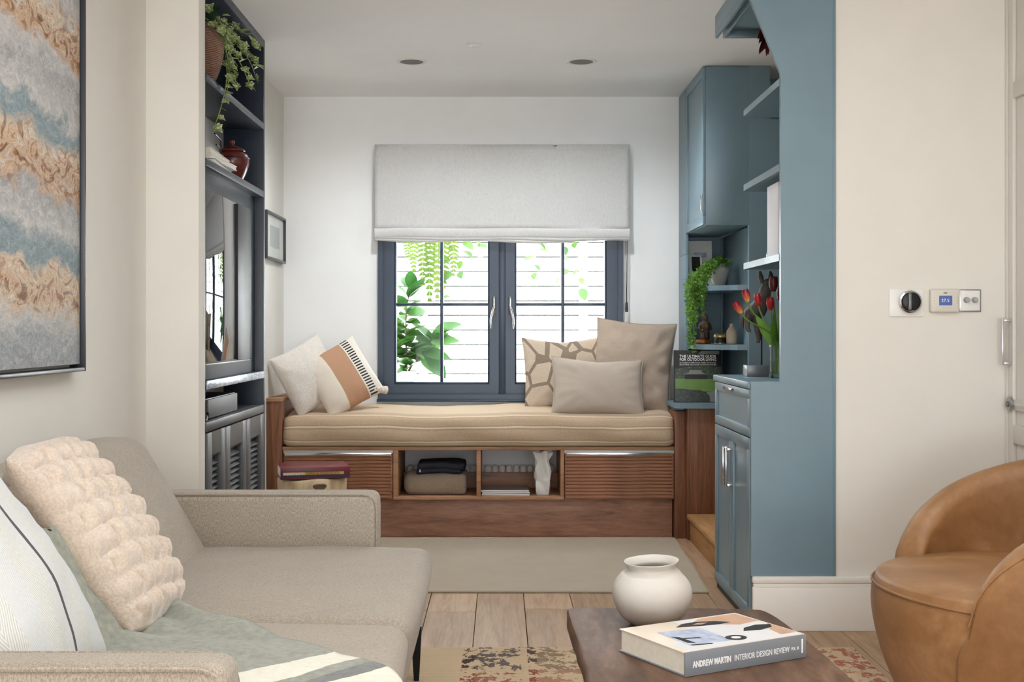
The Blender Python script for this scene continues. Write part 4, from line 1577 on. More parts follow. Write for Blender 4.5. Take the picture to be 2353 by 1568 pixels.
# lidded jar
jc = Vector((-1.19, 5.60, 1.8075))
jr = thing('lidded_jar', 'dark red glazed lidded jar on the second shelf', 'jar', jc)
MB().lathe(fine([(0.040, 0.0), (0.048, 0.008), (0.066, 0.05), (0.074, 0.085), (0.068, 0.115), (0.052, 0.128), (0.050, 0.134)]), 40, jc).build('body', 'glaze_red', jr)
MB().lathe(fine([(0.056, 0.130), (0.058, 0.136), (0.050, 0.142), (0.030, 0.152), (0.012, 0.158), (0.009, 0.166), (0.012, 0.174), (0.008, 0.182), (0.001, 0.184)]), 36, jc).build('lid', 'glaze_red', jr)
MB().tube([jc + Vector((0.075 * math.cos(a), 0.075 * math.sin(a), 0.10)) for a in [2 * math.pi * i / 30 for i in range(30)]], 0.002, 6, closed=True).build('ring_line', 'black', jr)

# pale books lying on the second shelf
for i, (dz, th_, rot, mat, dx, lab) in enumerate(((0.0, 0.020, 3, 'grey_print', 0.0, 'grey book lying lowest in the pale stack beside the red jar'), (0.0202, 0.020, -2, 'book_white', 0.004, 'white book in the middle of the pale stack beside the red jar'), (0.0404, 0.024, 2, 'book_cream', -0.012, 'cream book on top of the pale stack beside the red jar'))):
    b = thing('book', lab, 'book', (-1.215 + dx, 5.20, 1.8075 + dz), (0, 0, R(rot)), 'books stacked on the navy shelf')
    BX('cover', mat, b, -0.075, 0.075, -0.21, 0.21, 0, 0.003, 0.0005, local=True)
    BX('cover', mat, b, -0.075, 0.075, -0.21, 0.21, th_ - 0.003, th_, 0.0005, local=True)
    BX('pages', 'page', b, -0.072, 0.072, -0.207, 0.207, 0.003, th_ - 0.003, 0, local=True)
wf = thing('wire_ornament', 'small bent black and red wire ornament behind the books', 'ornament', (-1.2, 5.36, 1.872))
MB().tube([(-1.20, 5.42, 1.872), (-1.20, 5.42, 1.92), (-1.20, 5.415, 1.955), (-1.20, 5.40, 1.965), (-1.20, 5.30, 1.972)], 0.0035, 8).build('wire', 'black_metal', wf)
MB().tube([(-1.20, 5.42, 1.925), (-1.20, 5.33, 1.93)], 0.003, 8).build('wire', 'black_metal', wf)
MB().tube([(-1.195, 5.425, 1.871), (-1.195, 5.425, 1.905)], 0.004, 8).build('wire', 'wire_red', wf)

# ------------------------------------------------------------------ blue unit (right)
XR, XRB = 1.069, 1.352
ds = thing('display_unit', 'blue-grey display unit with end panel, stepped canopy and open shelves', 'shelving', (1.18, 5.2, 0.95))
MB().prism([(0.958, 0.206), (1.279, 0.206), (1.279, 2.528), (0.944, 2.528), (0.944, 2.44), (1.071, 2.128), (1.071, 0.950), (0.958, 0.950)], 'y', 4.822, 4.846).build('end_panel', 'teal_paint', ds)
BX('edge_trim', 'teal_paint', ds, 1.271, 1.2805, 4.819, 4.8295, 0.207, 2.528, 0.001)
BX('canopy', 'teal_paint', ds, 0.944, XRB, 4.846, 5.55, 2.462, 2.528, 0.002)
for (a, b, c, d_) in ((0.944, 0.956, 4.846, 5.55), (0.978, 0.990, 4.846, 5.55)):
    BX('canopy_lip', 'teal_paint', ds, a, b, c, d_, 2.43, 2.462, 0.001)
BX('canopy_lip', 'teal_paint', ds, 0.990, XRB, 5.535, 5.55, 2.43, 2.462, 0.001)
for zt in (2.113, 1.785, 1.440):
    MB().prism([(XR, 4.846), (XRB, 4.846), (XRB, 5.575), (XR + 0.03, 5.575), (XR + 0.008, 5.568), (XR, 5.55)], 'z', zt - 0.027, zt).build('shelf', 'teal_paint', ds)
BX('back_panel', 'teal_paint', ds, XRB - 0.006, XRB, 4.93, 5.575, 0.95, 2.462, 0.001)

bc = thing('base_cabinet', 'blue-grey base cabinet with one drawer over two doors', 'cabinet', (1.15, 5.24, 0))
BX('carcass', 'teal_paint', bc, 0.972, XRB, 4.848, 5.630, 0.0, 0.920, 0.001)
BX('plinth', 'black', bc, 0.966, 0.972, 4.85, 5.63, 0.0, 0.03, 0)
BX('worktop', 'teal_paint', bc, 0.950, XRB, 4.848, 5.640, 0.921, 0.948, 0.003)


def shaker(name, ya, yb, za, zb, st=0.045):
    """panelled front in the plane x = 0.958"""
    p = BX(name, 'teal_paint', bc, 0.9645, 0.972, ya + 0.01, yb - 0.01, za + 0.01, zb - 0.01, 0)
    BX('rail', 'teal_paint', p, 0.956, 0.972, ya, yb, za, za + st, 0.0015)
    BX('rail', 'teal_paint', p, 0.956, 0.972, ya, yb, zb - st, zb, 0.0015)
    BX('stile', 'teal_paint', p, 0.956, 0.972, ya, ya + st, za + st, zb - st, 0.0015)
    BX('stile', 'teal_paint', p, 0.956, 0.972, yb - st, yb, za + st, zb - st, 0.0015)
    return p


dw = shaker('drawer', 4.852, 5.626, 0.735, 0.917, 0.035)
MB().box(0.944, 0.957, 5.18, 5.36, 0.905, 0.908, 0.001).box(0.944, 0.947, 5.18, 5.36, 0.897, 0.908, 0.001).build('edge_pull', 'chrome', dw)
for (ya, yb, hy) in ((4.852, 5.236, 5.205), (5.240, 5.626, 5.270)):
    p = shaker('door', ya, yb, 0.032, 0.730)
    MB().box(0.926, 0.934, hy - 0.009, hy + 0.009, 0.50, 0.66, 0.001).box(0.934, 0.956, hy - 0.009, hy + 0.009, 0.50, 0.512, 0.001).box(0.934, 0.956, hy - 0.009, hy + 0.009, 0.648, 0.66, 0.001).build('bar_handle', 'chrome', p)

# upper corner cabinet and niche
uc = thing('wall_cabinet', 'blue-grey wall cabinet hung over the corner niche', 'cabinet', (1.2, 7.03, 1.69))
BX('carcass', 'teal_paint', uc, 1.074, 1.30, 6.60, 7.486, 1.696, 2.526, 0.001)
BX('stile', 'teal_paint', uc, 1.058, 1.074, 7.21, 7.486, 1.580, 2.526, 0.001)
dp = BX('door', 'teal_paint', uc, 1.066, 1.074, 6.62, 7.19, 1.72, 2.50, 0)
for (a, b, c, d_) in ((6.602, 7.206, 1.698, 1.745), (6.602, 7.206, 2.475, 2.524), (6.602, 6.645, 1.745, 2.475), (7.16, 7.206, 1.745, 2.475)):
    BX('rail', 'teal_paint', dp, 1.058, 1.074, a, b, c, d_, 0.0015)
MB().box(1.046, 1.050, 6.606, 6.624, 1.765, 1.855, 0.001).box(1.050, 1.058, 6.606, 6.624, 1.765, 1.773, 0.001).box(1.050, 1.058, 6.606, 6.624, 1.847, 1.855, 0.001).build('bar_handle', 'chrome', dp)
nc = thing('corner_niche', 'open blue-grey corner niche with two rounded shelves', 'shelving', (1.2, 7.2, 0.745))
BX('stile', 'teal_paint', nc, 1.058, 1.074, 7.21, 7.486, 0.748, 1.578, 0.001)
BX('back_panel', 'teal_paint', nc, 1.074, 1.33, 7.474, 7.486, 0.748, 1.694, 0)
BX('side_panel', 'teal_paint', nc, 1.318, 1.336, 6.642, 7.474, 0.748, 1.694, 0.001)
BX('corner_bead', 'teal_paint', nc, 1.304, 1.318, 7.460, 7.474, 0.748, 1.694, 0.002)
for zt in (1.385, 1.068):
    pts = [(1.318, 6.64), (1.318, 7.474), (1.076, 7.474), (1.076, 6.95)] + [(1.236 - 0.16 * math.cos(a), 6.95 - 0.235 * math.sin(a)) for a in [R(12 * i) for i in range(1, 8)]] + [(1.25, 6.66)]
    MB().prism(pts, 'z', zt - 0.028, zt).build('shelf', 'teal_paint', nc)
wc = thing('corner_cupboard', 'walnut end cupboard with a blue-grey top beside the bench', 'cabinet', (1.16, 7.2, 0))
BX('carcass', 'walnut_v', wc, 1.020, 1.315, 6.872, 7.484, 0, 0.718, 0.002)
MB().prism([(0.950, 6.90), (0.975, 6.855), (1.295, 6.855), (1.295, 6.62), (1.316, 6.62), (1.316, 7.473), (1.060, 7.473), (1.060, 7.20), (0.950, 7.20)], 'z', 0.7185, 0.7465).build('top', 'teal_paint', wc)
BX('filler', 'teal_paint', wc, 0.962, 1.018, 7.0, 7.46, 0.7015, 0.7175, 0)

# white cupboard door at the far right
cd = thing('door_1', 'white panelled door at the right edge', None, (1.95, 4.6, 0), kind='structure')
DY0, DY1 = 3.98, 4.80
BX('leaf', 'door_white', cd, 1.944, 1.975, DY0, DY1, 0.01, 2.528, 0)
for (ya, yb, za, zb) in ((DY1 - 0.045, DY1, 0.01, 2.528), (DY0, DY0 + 0.09, 0.01, 2.528), (DY0 + 0.09, DY1 - 0.045, 0.01, 0.12), (DY0 + 0.09, DY1 - 0.045, 0.72, 0.79), (DY0 + 0.09, DY1 - 0.045, 0.845, 0.885), (DY0 + 0.09, DY1 - 0.045, 2.02, 2.08)):
    BX('rail', 'door_white', cd, 1.930, 1.944, ya, yb, za, zb, 0.003)
MB().box(1.895, 1.903, 4.765, 4.785, 1.015, 1.19, 0.001).box(1.903, 1.930, 4.765, 4.785, 1.015, 1.027, 0.001).box(1.903, 1.930, 4.765, 4.785, 1.178, 1.19, 0.001).build('pull_handle', 'chrome', cd)
lk = MB().lathe([(0.028, 0.0), (0.028, 0.010), (0.025, 0.013), (0.001, 0.013)], 28)
o = inst('lock_rose', lk.mesh('lock_rose', 'brushed'), cd, (1.930, 4.77, 0.867), (0, R(-90), 0), world=True)
o = inst('lock_core', MB().lathe([(0.011, 0.0), (0.011, 0.017), (0.001, 0.017)], 20).mesh('lock_core', 'steel_grey'), cd, (1.930, 4.77, 0.867), (0, R(-90), 0), world=True)
tr = thing('trim_1', 'narrow white upright between the cream wall and the door', None, (1.92, 4.82, 0), kind='structure')
BX('upright', 'trim_white', tr, 1.930, 1.99, 4.803, 4.829, 0.0, 2.528, 0.002)
BX('cupboard_side', 'door_white', tr, 1.976, 2.299, 3.98, 4.80, 0.0, 2.528, 0.001)

# wall controls
y_ = YW
sw = thing('rotary_switch', 'rotary switch with a dark round knob on a white plate', 'switch', (1.551, y_, 1.25))
MB().box(1.486, 1.618, y_ - 0.007, y_, 1.198, 1.304, 0.004).build('plate', 'white_plastic', sw)
cxk, czk = 1.563, 1.255
inst('knob_ring', MB().lathe([(0.043, 0), (0.043, 0.016), (0.037, 0.019), (0.036, 0.006), (0.001, 0.006)], 40).mesh('knob_ring', 'chrome'), sw, (cxk, y_ - 0.007, czk), (R(90), 0, 0), world=True)
inst('knob', MB().lathe([(0.035, 0), (0.034, 0.016), (0.030, 0.019), (0.001, 0.019)], 40).mesh('knob', 'black'), sw, (cxk, y_ - 0.011, czk), (R(90), 0, 0), world=True)
BX('knob_grip', 'steel_grey', sw, cxk - 0.014, cxk - 0.002, y_ - 0.045, y_ - 0.026, czk - 0.032, czk + 0.032, 0.005)
tm = thing('thermostat', 'cream heating thermostat with a lit blue display', 'thermostat', (1.693, y_, 1.25))
MB().box(1.638, 1.750, y_ - 0.022, y_, 1.214, 1.304, 0.008, 3).build('case', 'stone_plastic', tm)
BX('display', 'screen_blue', tm, 1.671, 1.721, y_ - 0.0228, y_ - 0.021, 1.241, 1.278, 0)
text_mesh('reading', '27.5', 0.018, 'ink_white', tm, (1.679, y_ - 0.0232, 1.254), (R(90), 0, 0), label='temperature reading 27.5', world=True)
BX('logo_mark', 'grey_print', tm, 1.688, 1.702, y_ - 0.0226, y_ - 0.021, 1.286, 1.291, 0)
for xx in (1.652, 1.742):
    for zz in (1.250, 1.260, 1.270):
        BX('key_mark', 'grey_back', tm, xx - 0.003, xx + 0.003, y_ - 0.0224, y_ - 0.021, zz - 0.0008, zz + 0.0008, 0)
for xx in (1.689, 1.700, 1.712):
    BX('key_mark', 'grey_back', tm, xx - 0.002, xx + 0.002, y_ - 0.0224, y_ - 0.021, 1.230, 1.2325, 0)
dm = thing('dimmer_switch', 'chrome-edged dimmer plate with two round knobs', 'switch', (1.795, y_, 1.25))
MB().box(1.754, 1.838, y_ - 0.006, y_, 1.216, 1.303, 0.004).build('plate', 'brushed', dm)
MB().box(1.759, 1.833, y_ - 0.0075, y_ - 0.003, 1.221, 1.298, 0.002).build('face', 'white_plastic', dm)
kn = MB().lathe([(0.011, 0), (0.010, 0.014), (0.008, 0.016), (0.001, 0.016)], 24).mesh('knob', 'brushed')
for xx in (1.779, 1.811):
    inst('knob', kn, dm, (xx, y_ - 0.0075, 1.262), (R(90), 0, 0), world=True)
# ------------------------------------------------------------------ things on the coffee table
vc = Vector((0.385, 3.215, 0.4005))
vz = thing('round_vase', 'hand-formed white round vase on the coffee table', 'vase', vc)


def vw(r, z, a):
    k = 1 + 0.022 * math.sin(a * 2 + 0.5) + 0.012 * math.sin(a * 3 + z * 30) + 0.008 * math.sin(a * 5 + 1)
    return r * k, z + (0.004 * math.sin(a + 0.8) if z > 0.13 else 0)


MB().lathe(fine([(0.048, 0.0), (0.058, 0.004), (0.081, 0.024), (0.096, 0.052), (0.101, 0.078), (0.096, 0.103), (0.080, 0.125), (0.064, 0.138), (0.060, 0.145), (0.069, 0.158), (0.067, 0.160), (0.056, 0.149), (0.054, 0.138), (0.07, 0.12), (0.08, 0.08), (0.05, 0.02), (0.001, 0.015)], 4), 64, vc, vw).build('body', 'ceramic_white', vz, smooth=70)

bk = thing('design_book', 'thick interior design book lying on the coffee table', 'book', (0.4865, 2.909, 0.4005), (0, 0, R(29)))
W2, D2, H2 = 0.172, 0.124, 0.053
BX('back_cover', 'book_grey', bk, -W2, W2, -D2, D2, 0, 0.0035, 0.001, local=True)
fc = BX('front_cover', 'book_cream', bk, -W2, W2, -D2, D2, H2 - 0.0035, H2, 0.001, local=True)
spn = BX('spine', 'book_grey', bk, -W2, W2, -D2 - 0.003, -D2 + 0.002, 0.0, H2, 0.0015, local=True)
BX('pages', 'page', bk, -W2 + 0.004, W2 - 0.004, -D2 + 0.002, D2 - 0.004, 0.0035, H2 - 0.0035, 0, local=True)
# printed cover picture
def inlay(name, pts, mat, z=H2 + 0.0002, par=fc):
    return MB().prism(pts, 'z', z - 0.0003, z).build(name, mat, par, local=True, smooth=0)


inlay('printed_panel', [(-0.16, -0.118), (0.165, -0.118), (0.165, 0.118), (-0.02, 0.118), (-0.05, -0.02), (-0.16, -0.04)], 'ink_pale')
inlay('printed_picture', [(-0.125, -0.085), (-0.012, -0.088), (-0.004, 0.035), (-0.118, 0.05)], 'ink_blue', H2 + 0.0005)
inlay('printed_picture', [(-0.03, 0.06), (0.05, 0.113), (0.16, 0.113), (0.165, 0.03), (0.10, 0.02), (0.05, 0.05)], 'ink_skin', H2 + 0.0005)
inlay('printed_picture', [(0.12, -0.10), (0.166, -0.10), (0.166, 0.0), (0.13, -0.05)], 'ink_skin', H2 + 0.0005)
inlay('printed_shape', [(-0.05, 0.068), (-0.02, 0.088), (0.02, 0.09), (0.07, 0.075), (0.095, 0.05), (0.06, 0.045), (0.01, 0.052)], 'ink_black', H2 + 0.0008)
inlay('printed_shape', [(0.0, 0.07), (0.02, 0.078), (0.045, 0.07), (0.02, 0.062)], 'ink_skin', H2 + 0.0011)
inlay('printed_shape', [(0.065, -0.035), (0.085, -0.012), (0.13, 0.0), (0.165, -0.012), (0.15, -0.035), (0.11, -0.045)], 'ink_black', H2 + 0.0008)
inlay('printed_ring', [(0.010 + 0.026 * math.cos(R(12 * i)), -0.075 + 0.022 * math.sin(R(12 * i))) for i in range(30)], 'ink_black', H2 + 0.0008)
inlay('printed_ring', [(0.010 + 0.012 * math.cos(R(18 * i)), -0.075 + 0.010 * math.sin(R(18 * i))) for i in range(20)], 'book_white', H2 + 0.0011)
for (a, b, c, d_) in ((-0.12, -0.07, -0.085, -0.078), (-0.10, -0.06, -0.03, -0.022), (-0.115, -0.10, -0.06, 0.0)):
    inlay('printed_line', [(a, c), (b, c - 0.01), (b, d_ - 0.01), (a, d_)], 'ink_black', H2 + 0.0008)
text_mesh('spine_title', 'ANDREW MARTIN', 0.0185, 'ink_white', spn, (-W2 + 0.020, -D2 - 0.0034, 0.0185), (R(90), 0, 0), fit=0.105, bold=0.0006)
text_mesh('spine_title', 'INTERIOR DESIGN REVIEW', 0.0185, 'ink_white', spn, (-W2 + 0.134, -D2 - 0.0034, 0.0185), (R(90), 0, 0), fit=0.158)
text_mesh('spine_volume', 'VOL. 26', 0.010, 'ink_white', spn, (W2 - 0.046, -D2 - 0.0034, 0.0215), (R(90), 0, 0), fit=0.023)
BX('spine_mark', 'ink_white', spn, W2 - 0.015, W2 - 0.011, -D2 - 0.0036, -D2 - 0.002, 0.012, 0.044, 0, local=True)

# ------------------------------------------------------------------ stump stool with a book
sc_ = Vector((-0.965, 6.42, 0))
stl_ = thing('stump_stool', 'pale tree-stump stool in front of the bench', 'stool', sc_)


def sw_(r, z, a):
    return r * (1 + 0.05 * math.sin(a * 3 + 1) + 0.03 * math.sin(a * 7 + z * 6) + 0.02 * math.sin(a * 13)), z + (0.004 * math.sin(a * 4) if z > 0.2 else 0)


MB().lathe([(0.150, 0.0005), (0.162, 0.02), (0.158, 0.12), (0.160, 0.24), (0.168, 0.34), (0.170, 0.392), (0.164, 0.400), (0.001, 0.400)], 56, sc_, sw_).build('trunk', 'stump_wood', stl_, smooth=50)
for (a, z_, s) in ((-1.15, 0.365, 1.0), (-2.0, 0.29, 0.5)):
    c = sc_ + Vector((0.166 * math.cos(a), 0.166 * math.sin(a), z_))
    o = inst('knot', MB().lathe([(0.034, -0.004), (0.032, 0.006), (0.024, 0.008), (0.020, 0.002), (0.001, 0.000)], 18, wob=lambda r, z, a: (r * (1 + 0.15 * math.sin(a * 3)), z)).mesh('knot', 'bark'), stl_, c, (R(90), 0, a + math.pi / 2), (s, s * 0.55, 1), world=True)

rb = thing('red_book', 'red-covered coffee-table book lying on the stump stool', 'book', (-0.955, 6.42, 0.4045), (0, 0, R(14)))
RW, RD, RH = 0.172, 0.135, 0.058
BX('back_cover', 'book_red', rb, -RW, RW, -RD, RD, 0, 0.004, 0.001, local=True)
BX('front_cover', 'book_red', rb, -RW, RW, -RD, RD, RH - 0.004, RH, 0.001, local=True)
rs = MB().box(-RW + 0.0, RW, -RD - 0.004, -RD + 0.002, 0.0, RH, 0.0015).build('spine', 'book_red', rb, local=True)
BX('pages', 'page', rb, -RW + 0.005, RW - 0.005, -RD + 0.002, RD - 0.005, 0.004, RH - 0.004, 0, local=True)
BX('spine_band', 'ink_navy', rs, -RW + 0.002, RW - 0.002, -RD - 0.0045, -RD, 0.006, 0.019, 0, local=True)
BX('spine_band', 'ink_yellow', rs, -RW + 0.012, RW - 0.03, -RD - 0.0046, -RD, 0.021, 0.034, 0, local=True)
text_mesh('spine_title', 'ANDREW MARTIN', 0.017, 'ink_white', rs, (-RW + 0.014, -RD - 0.005, 0.0215), (R(90), 0, 0), fit=0.105, bold=0.0005)
text_mesh('spine_title', 'INTERIOR DESIGN REVIEW', 0.017, 'book_red', rs, (-RW + 0.128, -RD - 0.005, 0.0215), (R(90), 0, 0), fit=0.165)

# ------------------------------------------------------------------ bench cubbies
fb = thing('folded_blanket', 'thick folded beige blanket in the left cubby', 'blanket', (-0.37, 7.1, 0.229))
MB().rbox(-0.54, -0.195, 6.985, 7.28, 0.2295, 0.348, 0.045, (8, 6, 3), lambda x, y, z: (x + (0.006 * nz(x, y, z, 9)), y + 0.008 * nz(x, z, 2, 8), z + 0.006 * nz(x, y, 5, 6) * (1 if z > 0.3 else 0))).build('fold', 'beige_blanket', fb, smooth=70)
MB().rbox(-0.275, -0.190, 6.990, 7.27, 0.233, 0.345, 0.02, (4, 6, 3)).build('fold_end', 'beige_blanket', fb, smooth=70)
nt = thing('navy_throw', 'folded navy throw lying on the beige blanket', 'blanket', (-0.33, 7.1, 0.35))
for (za, zb, xa, xb, ya) in ((0.350, 0.378, -0.468, -0.215, 7.0), (0.370, 0.412, -0.462, -0.195, 7.005)):
    MB().rbox(xa, xb, ya, 7.24, za, zb, 0.014, (10, 6, 2), lambda x, y, z: (x, y + 0.01 * nz(x, z, 2, 9), z + 0.012 * math.cos((x + 0.33) * 9) - 0.010 + 0.005 * nz(x, y, 4, 14))).build('fold', 'navy_throw', nt, smooth=70)
BX('label', 'ink_white', nt, -0.449, -0.443, 6.992, 6.998, 0.358, 0.372, 0)

mgs = ('lowest', 'middle', 'top')
for i in range(3):
    m = thing('magazine', ('lowest magazine of the pile in the right cubby', 'middle magazine of the pile in the right cubby', 'top magazine of the pile in the right cubby')[i], 'magazine', (0.03 - 0.003 * i, 7.08, 0.2295 + i * 0.0105), (0, 0, R((-1, 2, 0.5)[i])), 'magazines in the cubby')
    BX('pages', 'white_card', m, -0.132, 0.132, -0.10, 0.10, 0.0005, 0.0092, 0.0006, local=True)
    BX('cover', 'grey_print', m, -0.1325, 0.1325, -0.1005, 0.1005, 0.0092, 0.0100, 0, local=True)
pv = thing('paper_bag_vase', 'white crumpled paper-bag style vase in the right cubby', 'vase', (0.235, 7.05, 0.2295))


def bag(r, z, a):
    q = max(abs(math.cos(a)), abs(math.sin(a)))
    sq = r / (q ** 0.75)
    cr = 0.0
    if z > 0.09:
        cr = (0.006 + 0.012 * (z - 0.09) / 0.14) * math.sin(a * 7 + z * 22 + math.sin(a * 2) * 2)
    return sq + cr + 0.003 * math.sin(z * 60 + a * 3), z + (0.008 * math.sin(a * 4 + 0.5) if z > 0.22 else 0)


pts = [(0.036, 0.0), (0.039, 0.006), (0.041, 0.06), (0.041, 0.10), (0.036, 0.135), (0.026, 0.17), (0.026, 0.19), (0.036, 0.215), (0.042, 0.236), (0.039, 0.236), (0.030, 0.21), (0.022, 0.18), (0.03, 0.1), (0.02, 0.02), (0.001, 0.02)]
MB().lathe(fine(pts, 4), 64, (0, 0, 0), bag).build('body', 'porcelain', pv, local=True, smooth=60)

# ------------------------------------------------------------------ right-hand shelves
# tulips in a ribbed glass vase
tc_ = Vector((1.150, 5.22, 0.9485))
tl = thing('tulip_vase', 'ribbed clear glass vase of red tulips on the base cabinet', 'vase', tc_)


def rib(r, z, a):
    return r * (1 + 0.035 * math.cos(a * 16)), z


MB().lathe(fine([(0.030, 0.001), (0.034, 0.006), (0.035, 0.10), (0.035, 0.135), (0.030, 0.155), (0.022, 0.166), (0.020, 0.170)], 3), 64, tc_, rib, caps=False).build('glass', 'vase_glass', tl, smooth=70)
MB().lathe([(0.001, 0.0005), (0.030, 0.0005), (0.031, 0.010), (0.001, 0.010)], 40, tc_).build('glass_base', 'vase_glass', tl)
MB().lathe([(0.001, 0.011), (0.031, 0.011), (0.032, 0.07), (0.001, 0.07)], 32, tc_).build('water', 'water_glass', tl)


def petal_cup(mat):
    mb = MB()
    for k in range(6):
        a0 = k * math.pi / 3
        inn = 0.9 if k % 2 else 1.0

        def f(u, v, a0=a0, inn=inn):
            wd = math.sin(math.pi * (0.12 + 0.80 * v)) ** 0.8
            a = a0 + (u - 0.5) * 1.25 * wd
            r = inn * 0.0175 * (math.sin(math.pi * (0.10 + 0.62 * v)) ** 0.7) * (1 - 0.10 * v)
            return (r * math.cos(a), r * math.sin(a), 0.052 * v)
        mb.grid(f, 4, 7, False)
    return mb.mesh('flower', mat, 70)


fm = {k: petal_cup(k) for k in ('tulip_two', 'tulip_red', 'tulip_dark')}
fl_ = [((0.985, 5.16, 1.215), 'tulip_two', (-0.5, -0.1, 0.8)), ((1.02, 5.20, 1.262), 'tulip_two', (-0.25, 0, 1)), ((1.105, 5.16, 1.228), 'tulip_red', (-0.1, -0.2, 1)), ((1.075, 5.25, 1.245), 'tulip_red', (-0.12, 0.1, 1)), ((1.120, 5.18, 1.305), 'tulip_dark', (0.02, 0, 1)), ((1.165, 5.26, 1.27), 'tulip_dark', (0.15, 0, 1)), ((1.19, 5.20, 1.24), 'tulip_red', (0.2, 0, 1))]
for (p, mt, d) in fl_:
    p = Vector(p)
    d = Vector(d).normalized()
    root_ = tc_ + Vector(((p.x - tc_.x) * 0.05, (p.y - tc_.y) * 0.05, 0.02))
    neck = tc_ + Vector(((p.x - tc_.x) * 0.10, (p.y - tc_.y) * 0.10, 0.165))
    pl = bez(neck, neck + Vector(((p.x - neck.x) * 0.25, 0, 0.05)), p - d * 0.06, p, 10)
    MB().tube([root_] + pl, 0.0035, 7).build('stem', 'stem_green', tl)
    s = 1.15 if mt == 'tulip_dark' else 1.0
    inst('flower', fm[mt], tl, p, d.to_track_quat('Z', 'Y').to_euler(), (s, s, s * 1.05), world=True)
tlm = leaf_mesh('leaf', 'leaf_tulip', 0.17, 0.040, 0.10, 0.35, 8)
for (d, s, dz) in (((-0.55, -0.1, 0.9), 1.0, 0.12), ((-0.25, -0.3, 1), 0.95, 0.12), ((0.12, -0.35, 1), 0.9, 0.13), ((-0.4, 0.3, 0.8), 0.8, 0.13), ((0.4, 0.1, 1), 0.9, 0.12), ((-0.05, -0.5, 0.9), 0.8, 0.13)):
    inst('leaf', tlm, tl, tc_ + Vector((d[0] * 0.02, d[1] * 0.02, dz)), aim(d, 1.2), (s, s, s), world=True)

# carved animal on a rod
sb = Vector((1.115, 5.42, 0.9485))
stt = thing('carved_animal', 'carved dark animal sculpture on a rod with a metal block base', 'sculpture', sb)
MB().box(sb.x - 0.065, sb.x + 0.03, sb.y - 0.045, sb.y + 0.045, sb.z, sb.z + 0.048, 0.003).build('block_base', 'steel_grey', stt)
MB().tube([sb + Vector((0.008, 0.01, 0.046)), sb + Vector((0.008, 0.01, 0.22))], 0.004, 10).build('rod', 'black_metal', stt)


def blob(name, chain, parent, mat='carved_wood'):
    """tapering skin round a chain of (point, radius)"""
    pts = [Vector(c[0]) for c in chain]
    rad = [c[1] for c in chain]
    P, Q = [], []
    n = len(pts)
    for i in range(n - 1):
        p0, p1, p2, p3 = pts[max(i - 1, 0)], pts[i], pts[i + 1], pts[min(i + 2, n - 1)]
        for j in range(5):
            t = j / 5
            P.append(0.5 * (2 * p1 + (p2 - p0) * t + (2 * p0 - 5 * p1 + 4 * p2 - p3) * t * t + (3 * p1 - p0 - 3 * p2 + p3) * t ** 3))
            Q.append(rad[i] * (1 - t) + rad[i + 1] * t)
    P.append(pts[-1]); Q.append(rad[-1])
    return MB().tube(P, Q, 14).build(name, mat, parent, smooth=80)


B = lambda x, y, z: (sb.x + x, sb.y + y, sb.z + z)
blob('body', [(B(-0.055, 0.0, 0.235), 0.012), (B(-0.040, 0, 0.262), 0.036), (B(-0.012, 0, 0.285), 0.040), (B(0.010, 0, 0.325), 0.031), (B(0.022, 0, 0.365), 0.026), (B(0.028, -0.01, 0.395), 0.021), (B(0.026, -0.03, 0.41), 0.010)], stt)
blob('leg', [(B(-0.055, -0.02, 0.265), 0.018), (B(-0.060, -0.022, 0.23), 0.013), (B(-0.058, -0.03, 0.20), 0.009), (B(-0.046, -0.035, 0.195), 0.006)], stt)
blob('leg', [(B(-0.022, -0.025, 0.27), 0.020), (B(-0.020, -0.028, 0.21), 0.014), (B(-0.014, -0.035, 0.165), 0.011), (B(-0.018, -0.04, 0.145), 0.007)], stt)
blob('tail', [(B(-0.062, 0.01, 0.27), 0.012), (B(-0.075, 0.01, 0.24), 0.009), (B(-0.072, 0.01, 0.205), 0.004)], stt)
for s in (-1, 1):
    blob('ear', [(B(0.024 + 0.016 * s, -0.002, 0.40), 0.010), (B(0.024 + 0.022 * s, 0.0, 0.43), 0.011), (B(0.022 + 0.022 * s, 0.0, 0.452), 0.003)], stt)

# white box file and bud vase on the lowest open shelf
wb = thing('white_book', 'tall white book standing on the lowest open shelf', 'book', (1.14, 5.02, 1.4405))
BX('cover', 'white_card', wb, 1.099, 1.130, 5.00, 5.20, 1.4405, 1.735, 0.001)
BX('pages', 'page', wb, 1.103, 1.126, 5.198, 5.203, 1.444, 1.731, 0)
sv = thing('bud_vase', 'tiny silver bud vase beside the tall white book', 'vase', (1.135, 5.30, 1.4405))
MB().lathe(fine([(0.010, 0.0), (0.015, 0.004), (0.019, 0.022), (0.013, 0.042), (0.006, 0.055), (0.005, 0.068), (0.009, 0.076), (0.001, 0.078)], 3), 24, (1.135, 5.30, 1.4405)).build('body', 'brushed', sv)
# red dried bunch hanging below the canopy
hb = thing('red_tassel', 'dark red tasselled bunch hanging under the blue canopy', 'ornament', (1.10, 5.30, 2.3))
MB().tube([(1.125, 5.30, 2.461), (1.125, 5.30, 2.40)], 0.004, 8).build('cord', 'tassel_red', hb)
rq = random.Random(5)
pm = leaf_mesh('frond', 'tassel_red', 0.075, 0.026, 0.2, 0.3, 4)
for k in range(40):
    z_ = 2.425 - 0.06 * rq.random()
    a = rq.uniform(0, 6.28)
    inst('frond', pm, hb, (1.125 + 0.008 * math.cos(a), 5.30 + 0.008 * math.sin(a), z_), aim((math.cos(a) * 0.6 - 0.15, math.sin(a) * 0.6, -0.9), rq.uniform(-1, 1)), (0.9, 0.9, 0.9), world=True)

